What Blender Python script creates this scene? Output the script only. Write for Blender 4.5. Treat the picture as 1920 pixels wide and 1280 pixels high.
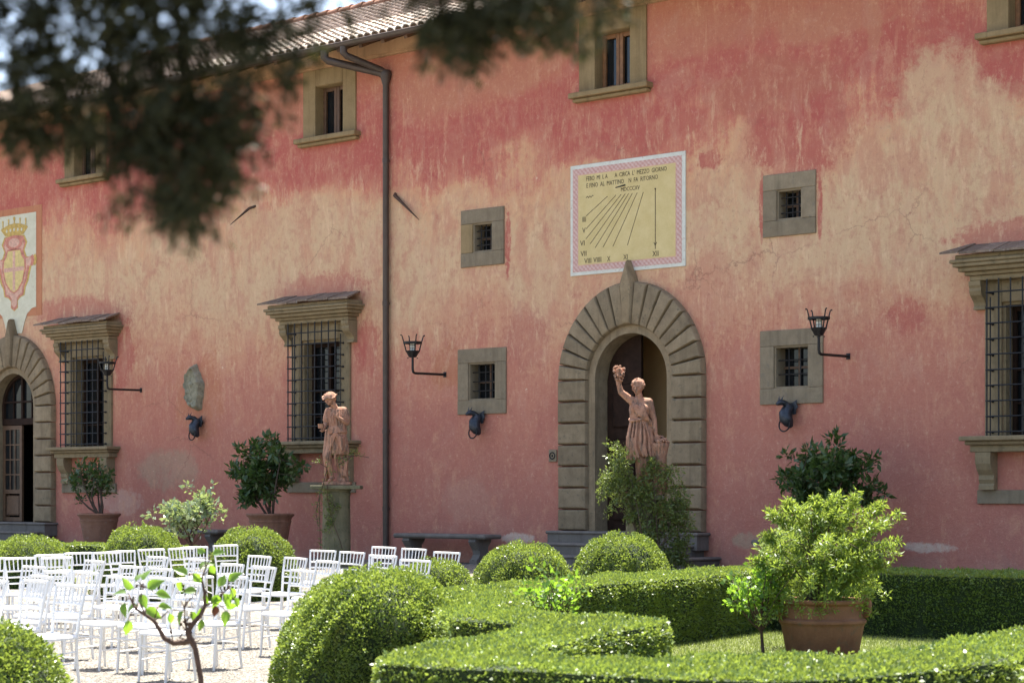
import bpy, bmesh, math, random
import numpy as np
from mathutils import Vector, Matrix

R_ = math.radians
PI = math.pi
for o in list(bpy.data.objects):
    bpy.data.objects.remove(o, do_unlink=True)
SC = bpy.context.scene
COL = SC.collection

# ---------------------------------------------------------------- camera, sky, sun, exposure
YAW = R_(40.6)
cd = bpy.data.cameras.new('camera')
cam = bpy.data.objects.new('camera', cd)
COL.objects.link(cam)
cam.location = (21.72, -28.666, 1.75)
cam.rotation_euler = (PI / 2, 0, YAW)
cd.lens = 70
cd.sensor_width = 36
cd.shift_y = 0.1484
cd.clip_start = 0.1
cd.clip_end = 3000
cd.dof.use_dof = True
cd.dof.focus_distance = 33.0
cd.dof.aperture_fstop = 4.5
SC.camera = cam

SUN_EL = R_(70.5)
SUN_AZ = math.atan2(-0.57, 0.82)          # from +Y towards +X
w = bpy.data.worlds.new('World')
SC.world = w
w.use_nodes = True
nt = w.node_tree
bg = nt.nodes['Background']
sky = nt.nodes.new('ShaderNodeTexSky')
sky.sky_type = 'NISHITA'
sky.sun_disc = False
sky.sun_elevation = SUN_EL
sky.sun_rotation = SUN_AZ
sky.air_density = 1.0
sky.dust_density = 3.0
sky.ozone_density = 1.0
nt.links.new(sky.outputs[0], bg.inputs[0])
bg.inputs[1].default_value = 0.10
sl = bpy.data.lights.new('sun', 'SUN')
sl.energy = 5.0
sl.angle = R_(0.55)
sl.color = (1.0, 0.955, 0.87)
sun = bpy.data.objects.new('sun', sl)
COL.objects.link(sun)
sd = Vector((math.sin(SUN_AZ) * math.cos(SUN_EL), math.cos(SUN_AZ) * math.cos(SUN_EL), math.sin(SUN_EL)))
sun.rotation_euler = sd.to_track_quat('Z', 'Y').to_euler()
sun.location = (0, 0, 40)
SC.view_settings.view_transform = 'Standard'
SC.view_settings.look = 'None'
SC.view_settings.exposure = 1.97
SC.view_settings.gamma = 1.0
SC.view_settings.use_curve_mapping = False

rng = np.random.default_rng(7)
rnd = random.Random(11)

# ---------------------------------------------------------------- helpers
class MB:
    """collects shapes into one mesh"""
    def __init__(s):
        s.v = []; s.f = []
    def add(s, vs, fs):
        n = len(s.v)
        s.v += [tuple(p) for p in vs]
        s.f += [tuple(i + n for i in f) for f in fs]
        return s
    def box(s, x0, x1, y0, y1, z0, z1):
        return s.add([(x0, y0, z0), (x1, y0, z0), (x1, y1, z0), (x0, y1, z0), (x0, y0, z1), (x1, y0, z1), (x1, y1, z1), (x0, y1, z1)],
                     [(0, 3, 2, 1), (4, 5, 6, 7), (0, 1, 5, 4), (1, 2, 6, 5), (2, 3, 7, 6), (3, 0, 4, 7)])
    def bevbox(s, x0, x1, y0, y1, z0, z1, b=.01):
        """box with chamfered edges"""
        xs, ys, zs = (x0, x1), (y0, y1), (z0, z1)
        vs = []; idx = {}
        for i in (0, 1):
            for j in (0, 1):
                for k in (0, 1):
                    sx, sy, sz = (1 - 2 * i) * b, (1 - 2 * j) * b, (1 - 2 * k) * b
                    c = (xs[i], ys[j], zs[k])
                    idx[i, j, k, 0] = len(vs); vs.append((c[0], c[1] + sy, c[2] + sz))
                    idx[i, j, k, 1] = len(vs); vs.append((c[0] + sx, c[1], c[2] + sz))
                    idx[i, j, k, 2] = len(vs); vs.append((c[0] + sx, c[1] + sy, c[2]))
        fs = []
        for i in (0, 1):
            fs.append([idx[i, 0, 0, 0], idx[i, 1, 0, 0], idx[i, 1, 1, 0], idx[i, 0, 1, 0]])
            fs.append([idx[0, i, 0, 1], idx[1, i, 0, 1], idx[1, i, 1, 1], idx[0, i, 1, 1]])
            fs.append([idx[0, 0, i, 2], idx[1, 0, i, 2], idx[1, 1, i, 2], idx[0, 1, i, 2]])
        for i in (0, 1):
            for j in (0, 1):
                fs.append([idx[i, j, 0, 0], idx[i, j, 1, 0], idx[i, j, 1, 1], idx[i, j, 0, 1]])
                fs.append([idx[i, 0, j, 0], idx[i, 1, j, 0], idx[i, 1, j, 2], idx[i, 0, j, 2]])
                fs.append([idx[0, i, j, 1], idx[1, i, j, 1], idx[1, i, j, 2], idx[0, i, j, 2]])
        for i in (0, 1):
            for j in (0, 1):
                for k in (0, 1):
                    fs.append([idx[i, j, k, 0], idx[i, j, k, 1], idx[i, j, k, 2]])
        return s.add(vs, fs)
    def tube(s, pts, rad, n=8, cap=True):
        pts = [Vector(p) for p in pts]
        if not hasattr(rad, '__len__'):
            rad = [rad] * len(pts)
        vs = []; fs = []
        prev = None
        for i, p in enumerate(pts):
            a = pts[max(i - 1, 0)]; b = pts[min(i + 1, len(pts) - 1)]
            t = (b - a)
            t = t.normalized() if t.length > 1e-9 else Vector((0, 0, 1))
            if prev is None:
                u = t.orthogonal().normalized()
            else:
                u = prev - t * prev.dot(t)
                u = u.normalized() if u.length > 1e-6 else t.orthogonal().normalized()
            prev = u
            q = t.cross(u)
            for k in range(n):
                an = 2 * PI * k / n
                vs.append(p + (u * math.cos(an) + q * math.sin(an)) * rad[i])
        for i in range(len(pts) - 1):
            for k in range(n):
                fs.append((i * n + k, i * n + (k + 1) % n, (i + 1) * n + (k + 1) % n, (i + 1) * n + k))
        if cap:
            fs.append(tuple(range(n))[::-1])
            fs.append(tuple(range((len(pts) - 1) * n, len(pts) * n)))
        return s.add(vs, fs)
    def lathe(s, prof, n=28, c=(0, 0, 0), sx=1, sy=1):
        vs = []; fs = []
        for r, z in prof:
            for k in range(n):
                a = 2 * PI * k / n
                vs.append((c[0] + r * math.cos(a) * sx, c[1] + r * math.sin(a) * sy, c[2] + z))
        m = len(prof)
        for i in range(m - 1):
            for k in range(n):
                fs.append((i * n + k, i * n + (k + 1) % n, (i + 1) * n + (k + 1) % n, (i + 1) * n + k))
        if prof[0][0] > 1e-6: fs.append(tuple(range(n))[::-1])
        if prof[-1][0] > 1e-6: fs.append(tuple(range((m - 1) * n, m * n)))
        return s.add(vs, fs)
    def ball(s, c, r, nu=10, nv=7, rx=1, ry=1, rz=1):
        prof = [(math.sin(PI * i / nv) * r, -math.cos(PI * i / nv) * r * rz) for i in range(nv + 1)]
        return s.lathe(prof, nu, c, rx, ry)
    def prism(s, poly, y0, y1):
        """poly in (x,z), extruded along y from y0 (front) to y1"""
        n = len(poly)
        vs = [(p[0], y0, p[1]) for p in poly] + [(p[0], y1, p[1]) for p in poly]
        fs = [tuple(range(n)), tuple(range(2 * n - 1, n - 1, -1))]
        for i in range(n):
            j = (i + 1) % n
            fs.append((i, i + n, j + n, j))
        return s.add(vs, fs)
    def cushion(s, poly, yb, ye, yf, inset):
        """stone block with a soft front: back yb, arris ye, raised field yf"""
        n = len(poly)
        cx = sum(p[0] for p in poly) / n; cz = sum(p[1] for p in poly) / n
        def ins(d):
            out = []
            for (x, z) in poly:
                dx, dz = x - cx, z - cz
                L = math.hypot(dx, dz)
                out.append((x - dx / L * min(d * 1.35, L * .6), z - dz / L * min(d * 1.35, L * .6)))
            return out
        loops = [[(p[0], yb, p[1]) for p in poly], [(p[0], ye, p[1]) for p in poly],
                 [(p[0], ye + (yf - ye) * .7, p[1]) for p in ins(inset * .35)],
                 [(p[0], yf, p[1]) for p in ins(inset)]]
        vs = sum(loops, []); fs = []
        for l in range(3):
            for i in range(n):
                j = (i + 1) % n
                fs.append((l * n + i, l * n + j, (l + 1) * n + j, (l + 1) * n + i))
        fs.append(tuple(range(3 * n, 4 * n)))
        fs.append(tuple(range(n))[::-1])
        return s.add(vs, fs)
    def xprism(s, poly, x0, x1):
        """poly in (y,z), extruded along x"""
        n = len(poly)
        vs = [(x0, p[0], p[1]) for p in poly] + [(x1, p[0], p[1]) for p in poly]
        fs = [tuple(range(n))[::-1], tuple(range(n, 2 * n))]
        for i in range(n):
            j = (i + 1) % n
            fs.append((i, j, j + n, i + n))
        return s.add(vs, fs)
    def mesh(s, name, smooth=None):
        me = bpy.data.meshes.new(name)
        me.from_pydata(s.v, [], s.f)
        bm = bmesh.new(); bm.from_mesh(me)
        bmesh.ops.recalc_face_normals(bm, faces=bm.faces)
        bm.to_mesh(me); bm.free()
        if smooth is not None:
            me.polygons.foreach_set('use_smooth', [True] * len(me.polygons))
            if smooth < 180:
                try: me.set_sharp_from_angle(angle=R_(smooth))
                except Exception: pass
        return me
    def build(s, name, mat, parent=None, smooth=None):
        return link(name, s.mesh(name, smooth), mat, parent)

def link(name, me, mat=None, parent=None):
    o = bpy.data.objects.new(name, me)
    COL.objects.link(o)
    if mat is not None:
        me.materials.clear(); me.materials.append(mat)
    if parent is not None: o.parent = parent
    return o

def tag(o, label=None, cat=None, group=None, kind=None):
    if label: o['label'] = label
    if cat: o['category'] = cat
    if group: o['group'] = group
    if kind: o['kind'] = kind
    return o

def thing(name, label, cat, loc=(0, 0, 0), rz=0, group=None):
    o = bpy.data.objects.new(name, None)
    o.empty_display_size = .2
    COL.objects.link(o)
    o.location = loc; o.rotation_euler = (0, 0, rz)
    return tag(o, label, cat, group)

def fast_mesh(name, verts, nper, smooth=False):
    """verts (N*nper,3) -> N separate polygons of nper corners"""
    me = bpy.data.meshes.new(name)
    nv = len(verts); nf = nv // nper
    me.vertices.add(nv); me.loops.add(nv); me.polygons.add(nf)
    me.vertices.foreach_set('co', np.ascontiguousarray(verts, dtype=np.float32).ravel())
    me.loops.foreach_set('vertex_index', np.arange(nv, dtype=np.int32))
    me.polygons.foreach_set('loop_start', np.arange(0, nv, nper, dtype=np.int32))
    me.polygons.foreach_set('loop_total', np.full(nf, nper, dtype=np.int32))
    me.update(calc_edges=True)
    return me

def unit(a):
    return a / np.maximum(np.linalg.norm(a, axis=1, keepdims=True), 1e-9)

def leaves(P, N, L, W=.55, spread=.9, up=0., Lvar=.5):
    """kite shaped leaves rooted at P, leaning out along N"""
    n = len(P)
    d = unit(N + rng.normal(0, spread, (n, 3)) * .7 + np.array([0, 0, up]))
    ref = unit(rng.normal(0, 1, (n, 3)))
    wv = unit(np.cross(d, ref))
    nn = np.cross(d, wv)
    Ls = (L * (1 + rng.uniform(-Lvar, Lvar, n)))[:, None]
    V = np.empty((n, 4, 3))
    V[:, 0] = P
    V[:, 1] = P + d * Ls * .45 + wv * Ls * W * .5 + nn * Ls * .08
    V[:, 2] = P + d * Ls
    V[:, 3] = P + d * Ls * .45 - wv * Ls * W * .5 + nn * Ls * .08
    return V.reshape(-1, 3)

def sphere_pts(n):
    v = rng.normal(0, 1, (n, 3))
    return unit(v)

# ---------------------------------------------------------------- materials
def new_mat(name):
    m = bpy.data.materials.new(name)
    m.use_nodes = True
    t = m.node_tree
    return m, t, t.nodes['Principled BSDF']

def N(t, typ, **kw):
    n = t.nodes.new(typ)
    for k, v in kw.items():
        setattr(n, k, v)
    return n

def noise(t, vec, scale, detail=4, rough=.55, dist=0.):
    n = N(t, 'ShaderNodeTexNoise')
    n.inputs['Scale'].default_value = scale
    n.inputs['Detail'].default_value = detail
    n.inputs['Roughness'].default_value = rough
    n.inputs['Distortion'].default_value = dist
    if vec is not None: t.links.new(vec, n.inputs['Vector'])
    return n.outputs['Fac']

def mapr(t, val, a, b, c=0., d=1.):
    n = N(t, 'ShaderNodeMapRange')
    n.inputs[1].default_value = a; n.inputs[2].default_value = b
    n.inputs[3].default_value = c; n.inputs[4].default_value = d
    t.links.new(val, n.inputs[0])
    return n.outputs[0]

def math_(t, op, a, b=None):
    n = N(t, 'ShaderNodeMath', operation=op)
    for i, x in enumerate((a, b)):
        if x is None: continue
        if isinstance(x, (int, float)): n.inputs[i].default_value = x
        else: t.links.new(x, n.inputs[i])
    return n.outputs[0]

def mixc(t, fac, a, b, mode='MIX'):
    n = N(t, 'ShaderNodeMix', data_type='RGBA', blend_type=mode)
    for s_, x in ((n.inputs[0], fac), (n.inputs[6], a), (n.inputs[7], b)):
        if isinstance(x, (int, float)): s_.default_value = x
        elif isinstance(x, tuple): s_.default_value = x if len(x) == 4 else (*x, 1)
        else: t.links.new(x, s_)
    return n.outputs[2]

def ramp(t, fac, stops):
    n = N(t, 'ShaderNodeValToRGB')
    cr = n.color_ramp
    cr.elements[0].position = stops[0][0]; cr.elements[0].color = (*stops[0][1], 1)
    cr.elements[1].position = stops[-1][0]; cr.elements[1].color = (*stops[-1][1], 1)
    for p, c in stops[1:-1]:
        e = cr.elements.new(p); e.color = (*c, 1)
    t.links.new(fac, n.inputs[0])
    return n.outputs[0]

def bump(t, h, strength=.3, dist=.02, bsdf=None):
    n = N(t, 'ShaderNodeBump')
    n.inputs['Strength'].default_value = strength
    n.inputs['Distance'].default_value = dist
    t.links.new(h, n.inputs['Height'])
    if bsdf is not None: t.links.new(n.outputs[0], bsdf.inputs['Normal'])
    return n.outputs[0]

def scaled(t, vec, s):
    n = N(t, 'ShaderNodeVectorMath', operation='MULTIPLY')
    t.links.new(vec, n.inputs[0]); n.inputs[1].default_value = s
    return n.outputs[0]

def worldpos(t):
    return N(t, 'ShaderNodeNewGeometry').outputs['Position']

def stone_mat(name, ca, cb, scale=6., rough=.85, bstr=.35, streak=True, spots=None, bdist=.015, piece=0.):
    m, t, b = new_mat(name)
    p = worldpos(t)
    n1 = noise(t, p, scale, 6, .6)
    n2 = noise(t, p, scale * 9, 3, .6)
    f = mapr(t, math_(t, 'ADD', math_(t, 'MULTIPLY', n1, .7), math_(t, 'MULTIPLY', n2, .3)), .33, .67)
    c = mixc(t, f, ca, cb)
    if streak:
        s_ = noise(t, scaled(t, p, (7, 7, .55)), 1.0, 4, .6)
        c = mixc(t, mapr(t, s_, .52, .72, 0, .5), c, tuple(x * .55 for x in ca))
    if spots:
        s_ = noise(t, p, scale * 2.2, 5, .7)
        c = mixc(t, mapr(t, s_, .58, .68), c, spots)
    oi = N(t, 'ShaderNodeObjectInfo')
    hv = N(t, 'ShaderNodeHueSaturation'); t.links.new(c, hv.inputs['Color'])
    t.links.new(mapr(t, oi.outputs['Random'], 0, 1, 1 - piece, 1 + piece), hv.inputs['Value'])
    t.links.new(hv.outputs[0], b.inputs['Base Color'])
    b.inputs['Roughness'].default_value = rough
    b.inputs['Specular IOR Level'].default_value = .25
    h = math_(t, 'ADD', math_(t, 'MULTIPLY', noise(t, p, scale * 3, 5, .6), .6), math_(t, 'MULTIPLY', noise(t, p, scale * 14, 3, .6), .4))
    bump(t, h, bstr, bdist, b)
    return m

def plain_mat(name, c, rough=.6, metal=0., var=.15, spec=.4, scale=20., bstr=.08):
    m, t, b = new_mat(name)
    p = worldpos(t)
    n1 = noise(t, p, scale, 4, .6)
    t.links.new(mixc(t, mapr(t, n1, .3, .7), tuple(x * (1 - var) for x in c), tuple(min(1, x * (1 + var)) for x in c)), b.inputs['Base Color'])
    b.inputs['Roughness'].default_value = rough
    b.inputs['Metallic'].default_value = metal
    b.inputs['Specular IOR Level'].default_value = spec
    if bstr: bump(t, noise(t, p, scale * 2, 4, .6), bstr, .005, b)
    return m

def leaf_mat(name, ca, cb, trans=.35, rough=.42, spec=.5, tcol=None, scale=3., tip=None, dry=None):
    """leaf: glossy front plus light let through"""
    m, t, b = new_mat(name)
    p = worldpos(t)
    n1 = noise(t, p, scale, 3, .6)
    n2 = noise(t, p, scale * 22, 2, .6)
    f = mapr(t, math_(t, 'ADD', math_(t, 'MULTIPLY', n1, .5), math_(t, 'MULTIPLY', n2, .5)), .35, .65)
    c = mixc(t, f, ca, cb)
    if tip:
        n3 = noise(t, p, scale * 9, 2, .5)
        c = mixc(t, mapr(t, n3, .62, .7), c, tip)
    if dry:
        n4 = noise(t, p, 2.6, 5, .65)
        c = mixc(t, mapr(t, n4, .58, .70, 0, .75), c, dry)
        n5 = noise(t, p, .9, 3, .5)
        c = mixc(t, mapr(t, n5, .40, .62, 0, .35), c, tuple(x * .55 for x in ca))
    t.links.new(c, b.inputs['Base Color'])
    b.inputs['Roughness'].default_value = rough
    b.inputs['Specular IOR Level'].default_value = spec
    tr = N(t, 'ShaderNodeBsdfTranslucent')
    tc = tcol or (min(1, cb[0] * 1.5), min(1, cb[1] * 1.5), cb[2] * .8)
    t.links.new(mixc(t, f, tuple(x * .75 for x in tc), tc), tr.inputs[0])
    mx = N(t, 'ShaderNodeMixShader')
    mx.inputs[0].default_value = trans
    t.links.new(b.outputs[0], mx.inputs[1]); t.links.new(tr.outputs[0], mx.inputs[2])
    t.links.new(mx.outputs[0], t.nodes['Material Output'].inputs[0])
    return m

M = {}
M['stone'] = stone_mat('grey_sandstone', (.185, .135, .080), (.29, .22, .135), 5., spots=(.14, .115, .075), piece=.16)
M['stone2'] = stone_mat('grey_sandstone_smooth', (.195, .150, .096), (.27, .215, .142), 5., bstr=.35, spots=(.18, .15, .11), piece=.10)
M['ochre_stone'] = stone_mat('ochre_sandstone', (.225, .155, .075), (.30, .215, .11), 3., bstr=.25)
M['canopy_stone'] = stone_mat('canopy_sandstone', (.20, .150, .085), (.29, .22, .125), 4., bstr=.3, spots=(.15, .12, .07))
M['slate'] = stone_mat('canopy_slab', (.15, .105, .075), (.25, .185, .135), 11., bstr=.9, streak=False, spots=(.40, .36, .32), piece=.2)
M['steps'] = stone_mat('step_stone', (.125, .110, .095), (.19, .165, .14), 4., bstr=.35)
M['green_stone'] = stone_mat('mossy_pedestal_stone', (.10, .095, .055), (.19, .17, .105), 4., bstr=.4, spots=(.07, .08, .035))
M['terracotta'] = stone_mat('terracotta_statue', (.30, .135, .082), (.42, .225, .145), 11., bstr=.5, spots=(.13, .095, .07), bdist=.012)
def statue_mat():
    m = stone_mat('terracotta_statue', (.33, .15, .092), (.47, .26, .17), 9., bstr=.55, spots=(.14, .10, .075), bdist=.014)
    t = m.node_tree; b = t.nodes['Principled BSDF']
    src = b.inputs['Base Color'].links[0].from_socket
    p = worldpos(t)
    st = noise(t, scaled(t, p, (16, 16, 3.2)), 1.0, 5, .7)
    c = mixc(t, mapr(t, st, .48, .60, 0, .72), src, (.10, .075, .057))
    li = noise(t, p, 17, 5, .75)
    c = mixc(t, mapr(t, li, .57, .68, 0, .6), c, (.40, .34, .27))
    t.links.new(c, b.inputs['Base Color'])
    return m
M['terracotta'] = statue_mat()
M['pot'] = stone_mat('terracotta_pot', (.21, .10, .062), (.30, .155, .10), 5., bstr=.3, spots=(.25, .18, .14))
M['pot_near'] = stone_mat('terracotta_pot_weathered_shaded', (.16, .07, .036), (.24, .112, .06), 5., bstr=.35, spots=(.13, .09, .055))  # base colour darkened to carry the bush's shade; spots are weathering
M['relief'] = stone_mat('relief_stone', (.20, .18, .12), (.38, .35, .25), 9., bstr=.9, streak=False, spots=(.09, .085, .055), bdist=.03)
M['iron'] = plain_mat('wrought_iron', (.028, .027, .028), .5, .6, .3)
M['pipe'] = plain_mat('brown_painted_pipe', (.075, .055, .045), .42, .3, .15, scale=6)
M['ironblue'] = plain_mat('verdigris_iron', (.05, .055, .065), .45, .7, .3)
M['wood'] = plain_mat('window_wood', (.22, .105, .045), .55, 0, .25, scale=12)
M['wood_dark'] = plain_mat('door_wood', (.026, .013, .008), .75, 0, .35, spec=.15, scale=8)
M['wood_mid'] = plain_mat('casement_wood', (.12, .066, .036), .55, 0, .25, scale=12)
M['white'] = plain_mat('white_chair_lacquer', (.70, .695, .68), .35, 0, .03, spec=.5, bstr=0)
M['bark'] = plain_mat('bark', (.075, .05, .035), .85, 0, .35, scale=30, bstr=.5)
M['bark_rose'] = plain_mat('rose_bark', (.075, .042, .028), .8, 0, .35, scale=40, bstr=.5)
M['soil'] = plain_mat('soil', (.03, .022, .015), .95, 0, .4)
M['candle'] = plain_mat('lamp_glass', (.72, .72, .66), .3, 0, .05, bstr=0)
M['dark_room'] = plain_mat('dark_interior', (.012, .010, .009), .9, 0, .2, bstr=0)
M['hall'] = stone_mat('hall_plaster', (.56, .35, .165), (.62, .42, .21), 2., bstr=.1, streak=False)
M['tan_band'] = stone_mat('tan_cornice_plaster', (.37, .215, .115), (.46, .285, .16), 2.5, bstr=.2)
M['curtain'] = plain_mat('curtain', (.10, .09, .075), .9, 0, .2, scale=3)

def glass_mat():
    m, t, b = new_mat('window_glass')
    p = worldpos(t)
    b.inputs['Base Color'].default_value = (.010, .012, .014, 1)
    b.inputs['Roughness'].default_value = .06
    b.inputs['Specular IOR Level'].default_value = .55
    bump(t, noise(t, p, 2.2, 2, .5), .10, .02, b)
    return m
M['glass'] = glass_mat()

def wall_mat():
    m, t, b = new_mat('faded_red_plaster')
    p = worldpos(t)
    sep = N(t, 'ShaderNodeSeparateXYZ'); t.links.new(p, sep.inputs[0])
    Z = sep.outputs[2]
    big = noise(t, scaled(t, p, (.35, .35, .45)), 1.0, 5, .6)
    mid = noise(t, scaled(t, p, (1.3, 1.3, 1.1)), 1.0, 6, .65, .4)
    stk = noise(t, scaled(t, p, (9, 9, .9)), 1.0, 5, .65)
    stk2 = noise(t, scaled(t, p, (30, 30, 2.6)), 1.0, 3, .65)
    fine = noise(t, p, 26, 4, .65)
    zz = math_(t, 'ADD', Z, math_(t, 'MULTIPLY', math_(t, 'SUBTRACT', big, .5), 4.2))
    zz = math_(t, 'ADD', zz, math_(t, 'MULTIPLY', math_(t, 'SUBTRACT', mid, .5), 2.0))
    zz = math_(t, 'ADD', zz, math_(t, 'MULTIPLY', math_(t, 'SUBTRACT', stk, .5), 1.5))
    grain = noise(t, scaled(t, p, (1, 1, .75)), 13, 7, .78)
    gr0 = math_(t, 'SUBTRACT', grain, .5)
    zz = math_(t, 'ADD', zz, math_(t, 'MULTIPLY', gr0, 2.4))
    f = mapr(t, zz, 0, 11)
    red = (.36, .078, .064); tan = (.50, .37, .225); orange = (.40, .165, .10)
    pink = (.405, .158, .110); low = (.365, .138, .104); brown = (.36, .115, .075)
    rust = (.39, .155, .078); grey = (.33, .255, .175); grey2 = (.40, .22, .165); pale = (.50, .42, .36)
    mauve = (.335, .145, .115)
    c = ramp(t, f, [(0, mauve), (.12, low), (.30, pink), (.385, (.43, .18, .12)), (.44, (.475, .245, .145)), (.50, (.50, .32, .19)), (.60, tan),
                    (.70, (.52, .30, .165)), (.735, (.45, .16, .105)), (.78, red), (.84, (.375, .095, .072)), (.89, (.40, .14, .088)), (1, orange)])
    # stains and repairs with shapes of their own: centre X, Z, half sizes, colour
    pat = [(3.44, 7.84, .94, .99, red, .9), (2.91, 8.67, 1.37, .5, brown, .8), (5.24, 9.15, .32, .48, red, .8), (7.36, 8.38, .36, .37, red, .8),
           (6.34, 9.2, .56, .34, red, .7), (-.18, 8.26, 1.76, .39, red, .75), (-3.8, 8.64, 1.61, .41, red, .7), (-7.76, 8.61, 1.82, .54, red, .7),
           (-12.66, 8.79, 2.12, .82, red, .6), (6.15, 8.12, .75, .68, tan, .8), (4.78, 6.2, 1.5, .7, tan, .7), (6.72, 7.28, 1.1, .95, tan, .8),
           (-8.08, 5.99, 1.32, .29, pink, .9), (-16.31, 5.99, 1.68, .35, pink, .9), (7.3, 5.80, .9, .24, pink, .9), (-6.71, 4.72, .37, .64, red, .85),
           (-14.57, 5.0, .42, .8, red, .85), (-4.42, 4.19, .53, .38, rust, .8), (-11.94, 3.91, .79, .88, rust, .7), (-13.03, 2.28, .95, .41, grey, .6),
           (-14.63, 1.57, .73, .27, pale, .4), (-2.72, .91, .42, .09, pale, .9), (5.91, .88, .48, .08, pale, .9), (2.47, .95, .31, .13, grey, .8),
           (-5.28, 2.96, 1.14, .58, low, .7), (5.58, 4.65, .34, .31, red, .7), (-8.72, 7.3, 2.3, .62, tan, .7), (-5.64, 6.26, .6, 1.2, tan, .75),
           (-10.54, 6.39, 2.0, .7, tan, .6), (-2.32, 5.6, .64, .6, tan, .6), (-2.96, 6.56, .08, .61, red, .9), (3.94, 6.53, .05, .55, red, .9),
           (2.78, 6.64, .05, .56, red, .9), (1.69, 7.58, .25, .16, red, .9), (-8.72, 9.82, .96, .6, orange, .7), (-4.78, 9.74, .98, .55, orange, .8),
           (-2.85, 9.79, 1.17, .45, orange, .8), (1.69, 9.81, 1.0, .38, orange, .7), (4.07, 9.63, 1.11, .31, orange, .8), (-9.7, 1.35, .98, .68, pink, .4),
           (4.58, 2.32, 1.19, .53, low, .6), (-3.94, 1.6, .69, .41, grey2, .5), (-2.45, 4.61, .52, .61, low, .7), (1.69, 5.15, .67, .75, pink, .5),
           (-17.96, 7.42, .42, .23, rust, .8), (4.98, 9.4, .14, .53, orange, .8), (-1.2, 3.0, 1.0, .7, low, .5), (2.1, 3.4, .5, 1.1, low, .5)]
    nv = N(t, 'ShaderNodeTexNoise'); nv.inputs['Scale'].default_value = 1.6; nv.inputs['Detail'].default_value = 5; nv.inputs['Roughness'].default_value = .68
    t.links.new(p, nv.inputs['Vector'])
    off = N(t, 'ShaderNodeVectorMath', operation='SUBTRACT'); t.links.new(nv.outputs['Color'], off.inputs[0]); off.inputs[1].default_value = (.5, .5, .5)
    nv2 = N(t, 'ShaderNodeTexNoise'); nv2.inputs['Scale'].default_value = 6.5; nv2.inputs['Detail'].default_value = 5; nv2.inputs['Roughness'].default_value = .7
    t.links.new(p, nv2.inputs['Vector'])
    off2 = N(t, 'ShaderNodeVectorMath', operation='SUBTRACT'); t.links.new(nv2.outputs['Color'], off2.inputs[0]); off2.inputs[1].default_value = (.5, .5, .5)
    for (x, z, rx, rz, col, st) in pat:
        sc = N(t, 'ShaderNodeVectorMath', operation='MULTIPLY_ADD')      # p / r - c / r
        t.links.new(p, sc.inputs[0]); sc.inputs[1].default_value = (1 / rx, 0, 1 / rz); sc.inputs[2].default_value = (-x / rx, 0, -z / rz)
        amp = 2.1 if min(rx, rz) > .06 else .9
        ad = N(t, 'ShaderNodeVectorMath', operation='MULTIPLY_ADD')
        t.links.new((off if min(rx, rz) > .3 else off2).outputs[0], ad.inputs[0]); ad.inputs[1].default_value = (amp, 0, amp); t.links.new(sc.outputs[0], ad.inputs[2])
        ln = N(t, 'ShaderNodeVectorMath', operation='LENGTH'); t.links.new(ad.outputs[0], ln.inputs[0])
        lg = math_(t, 'ADD', ln.outputs['Value'], math_(t, 'MULTIPLY', gr0, 1.1))
        c = mixc(t, mapr(t, lg, 1.2, .8, 0, st), c, col)
    # rain-washed runs, bare lime showing through, dark soot specks
    up = math_(t, 'MULTIPLY', mapr(t, Z, 1.5, 5.5, .15, 1), mapr(t, noise(t, scaled(t, p, (.8, .8, .5)), 1.0, 4, .6), .42, .60))
    mot = noise(t, scaled(t, p, (2.6, 2.6, 1.7)), 1.0, 7, .74, .3)
    band = math_(t, 'MULTIPLY', mapr(t, Z, 3.2, 4.8), mapr(t, Z, 9.4, 8.0))
    ps = noise(t, scaled(t, p, (1.7, 1.7, .75)), 1.0, 8, .74, .35)
    c = mixc(t, math_(t, 'MULTIPLY', mapr(t, ps, .49, .60, 0, .58), band), c, (.43, .19, .125))
    ls = noise(t, scaled(t, p, (3.6, 3.6, 1.1)), 1.3, 8, .76, .2)
    c = mixc(t, math_(t, 'MULTIPLY', mapr(t, ls, .53, .64, 0, .60), band), c, (.60, .46, .29))
    lowm = noise(t, scaled(t, p, (1.7, 1.7, 1.4)), 1.0, 7, .72, .5)
    c = mixc(t, mapr(t, lowm, .52, .64, 0, .34), c, (.44, .235, .175))
    c = mixc(t, mapr(t, lowm, .46, .36, 0, .34), c, (.34, .105, .085))
    c = mixc(t, mapr(t, mot, .53, .66, 0, .5), c, (.50, .27, .165))
    c = mixc(t, mapr(t, mot, .46, .33, 0, .45), c, (.37, .12, .09))
    c = mixc(t, math_(t, 'MULTIPLY', mapr(t, stk2, .56, .76, 0, .40), up), c, (.62, .44, .28))
    c = mixc(t, math_(t, 'MULTIPLY', mapr(t, stk, .56, .72, 0, .40), up), c, (.60, .41, .25))
    c = mixc(t, math_(t, 'MULTIPLY', mapr(t, stk2, .42, .28, 0, .3), up), c, (.33, .09, .07))
    c = mixc(t, mapr(t, grain, .55, .68, 0, .36), c, (.62, .47, .34))
    c = mixc(t, mapr(t, grain, .45, .34, 0, .48), c, (.29, .095, .072))
    c = mixc(t, mapr(t, fine, .62, .78, 0, .10), c, (.62, .47, .34))
    chip = noise(t, scaled(t, p, (1, 1, .7)), 3.3, 6, .75)
    c = mixc(t, mapr(t, chip, .675, .70, 0, .85), c, (.66, .55, .42))
    # hairline cracks, only here and there
    cv = N(t, 'ShaderNodeTexVoronoi', feature='DISTANCE_TO_EDGE'); cv.inputs['Scale'].default_value = .55
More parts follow.
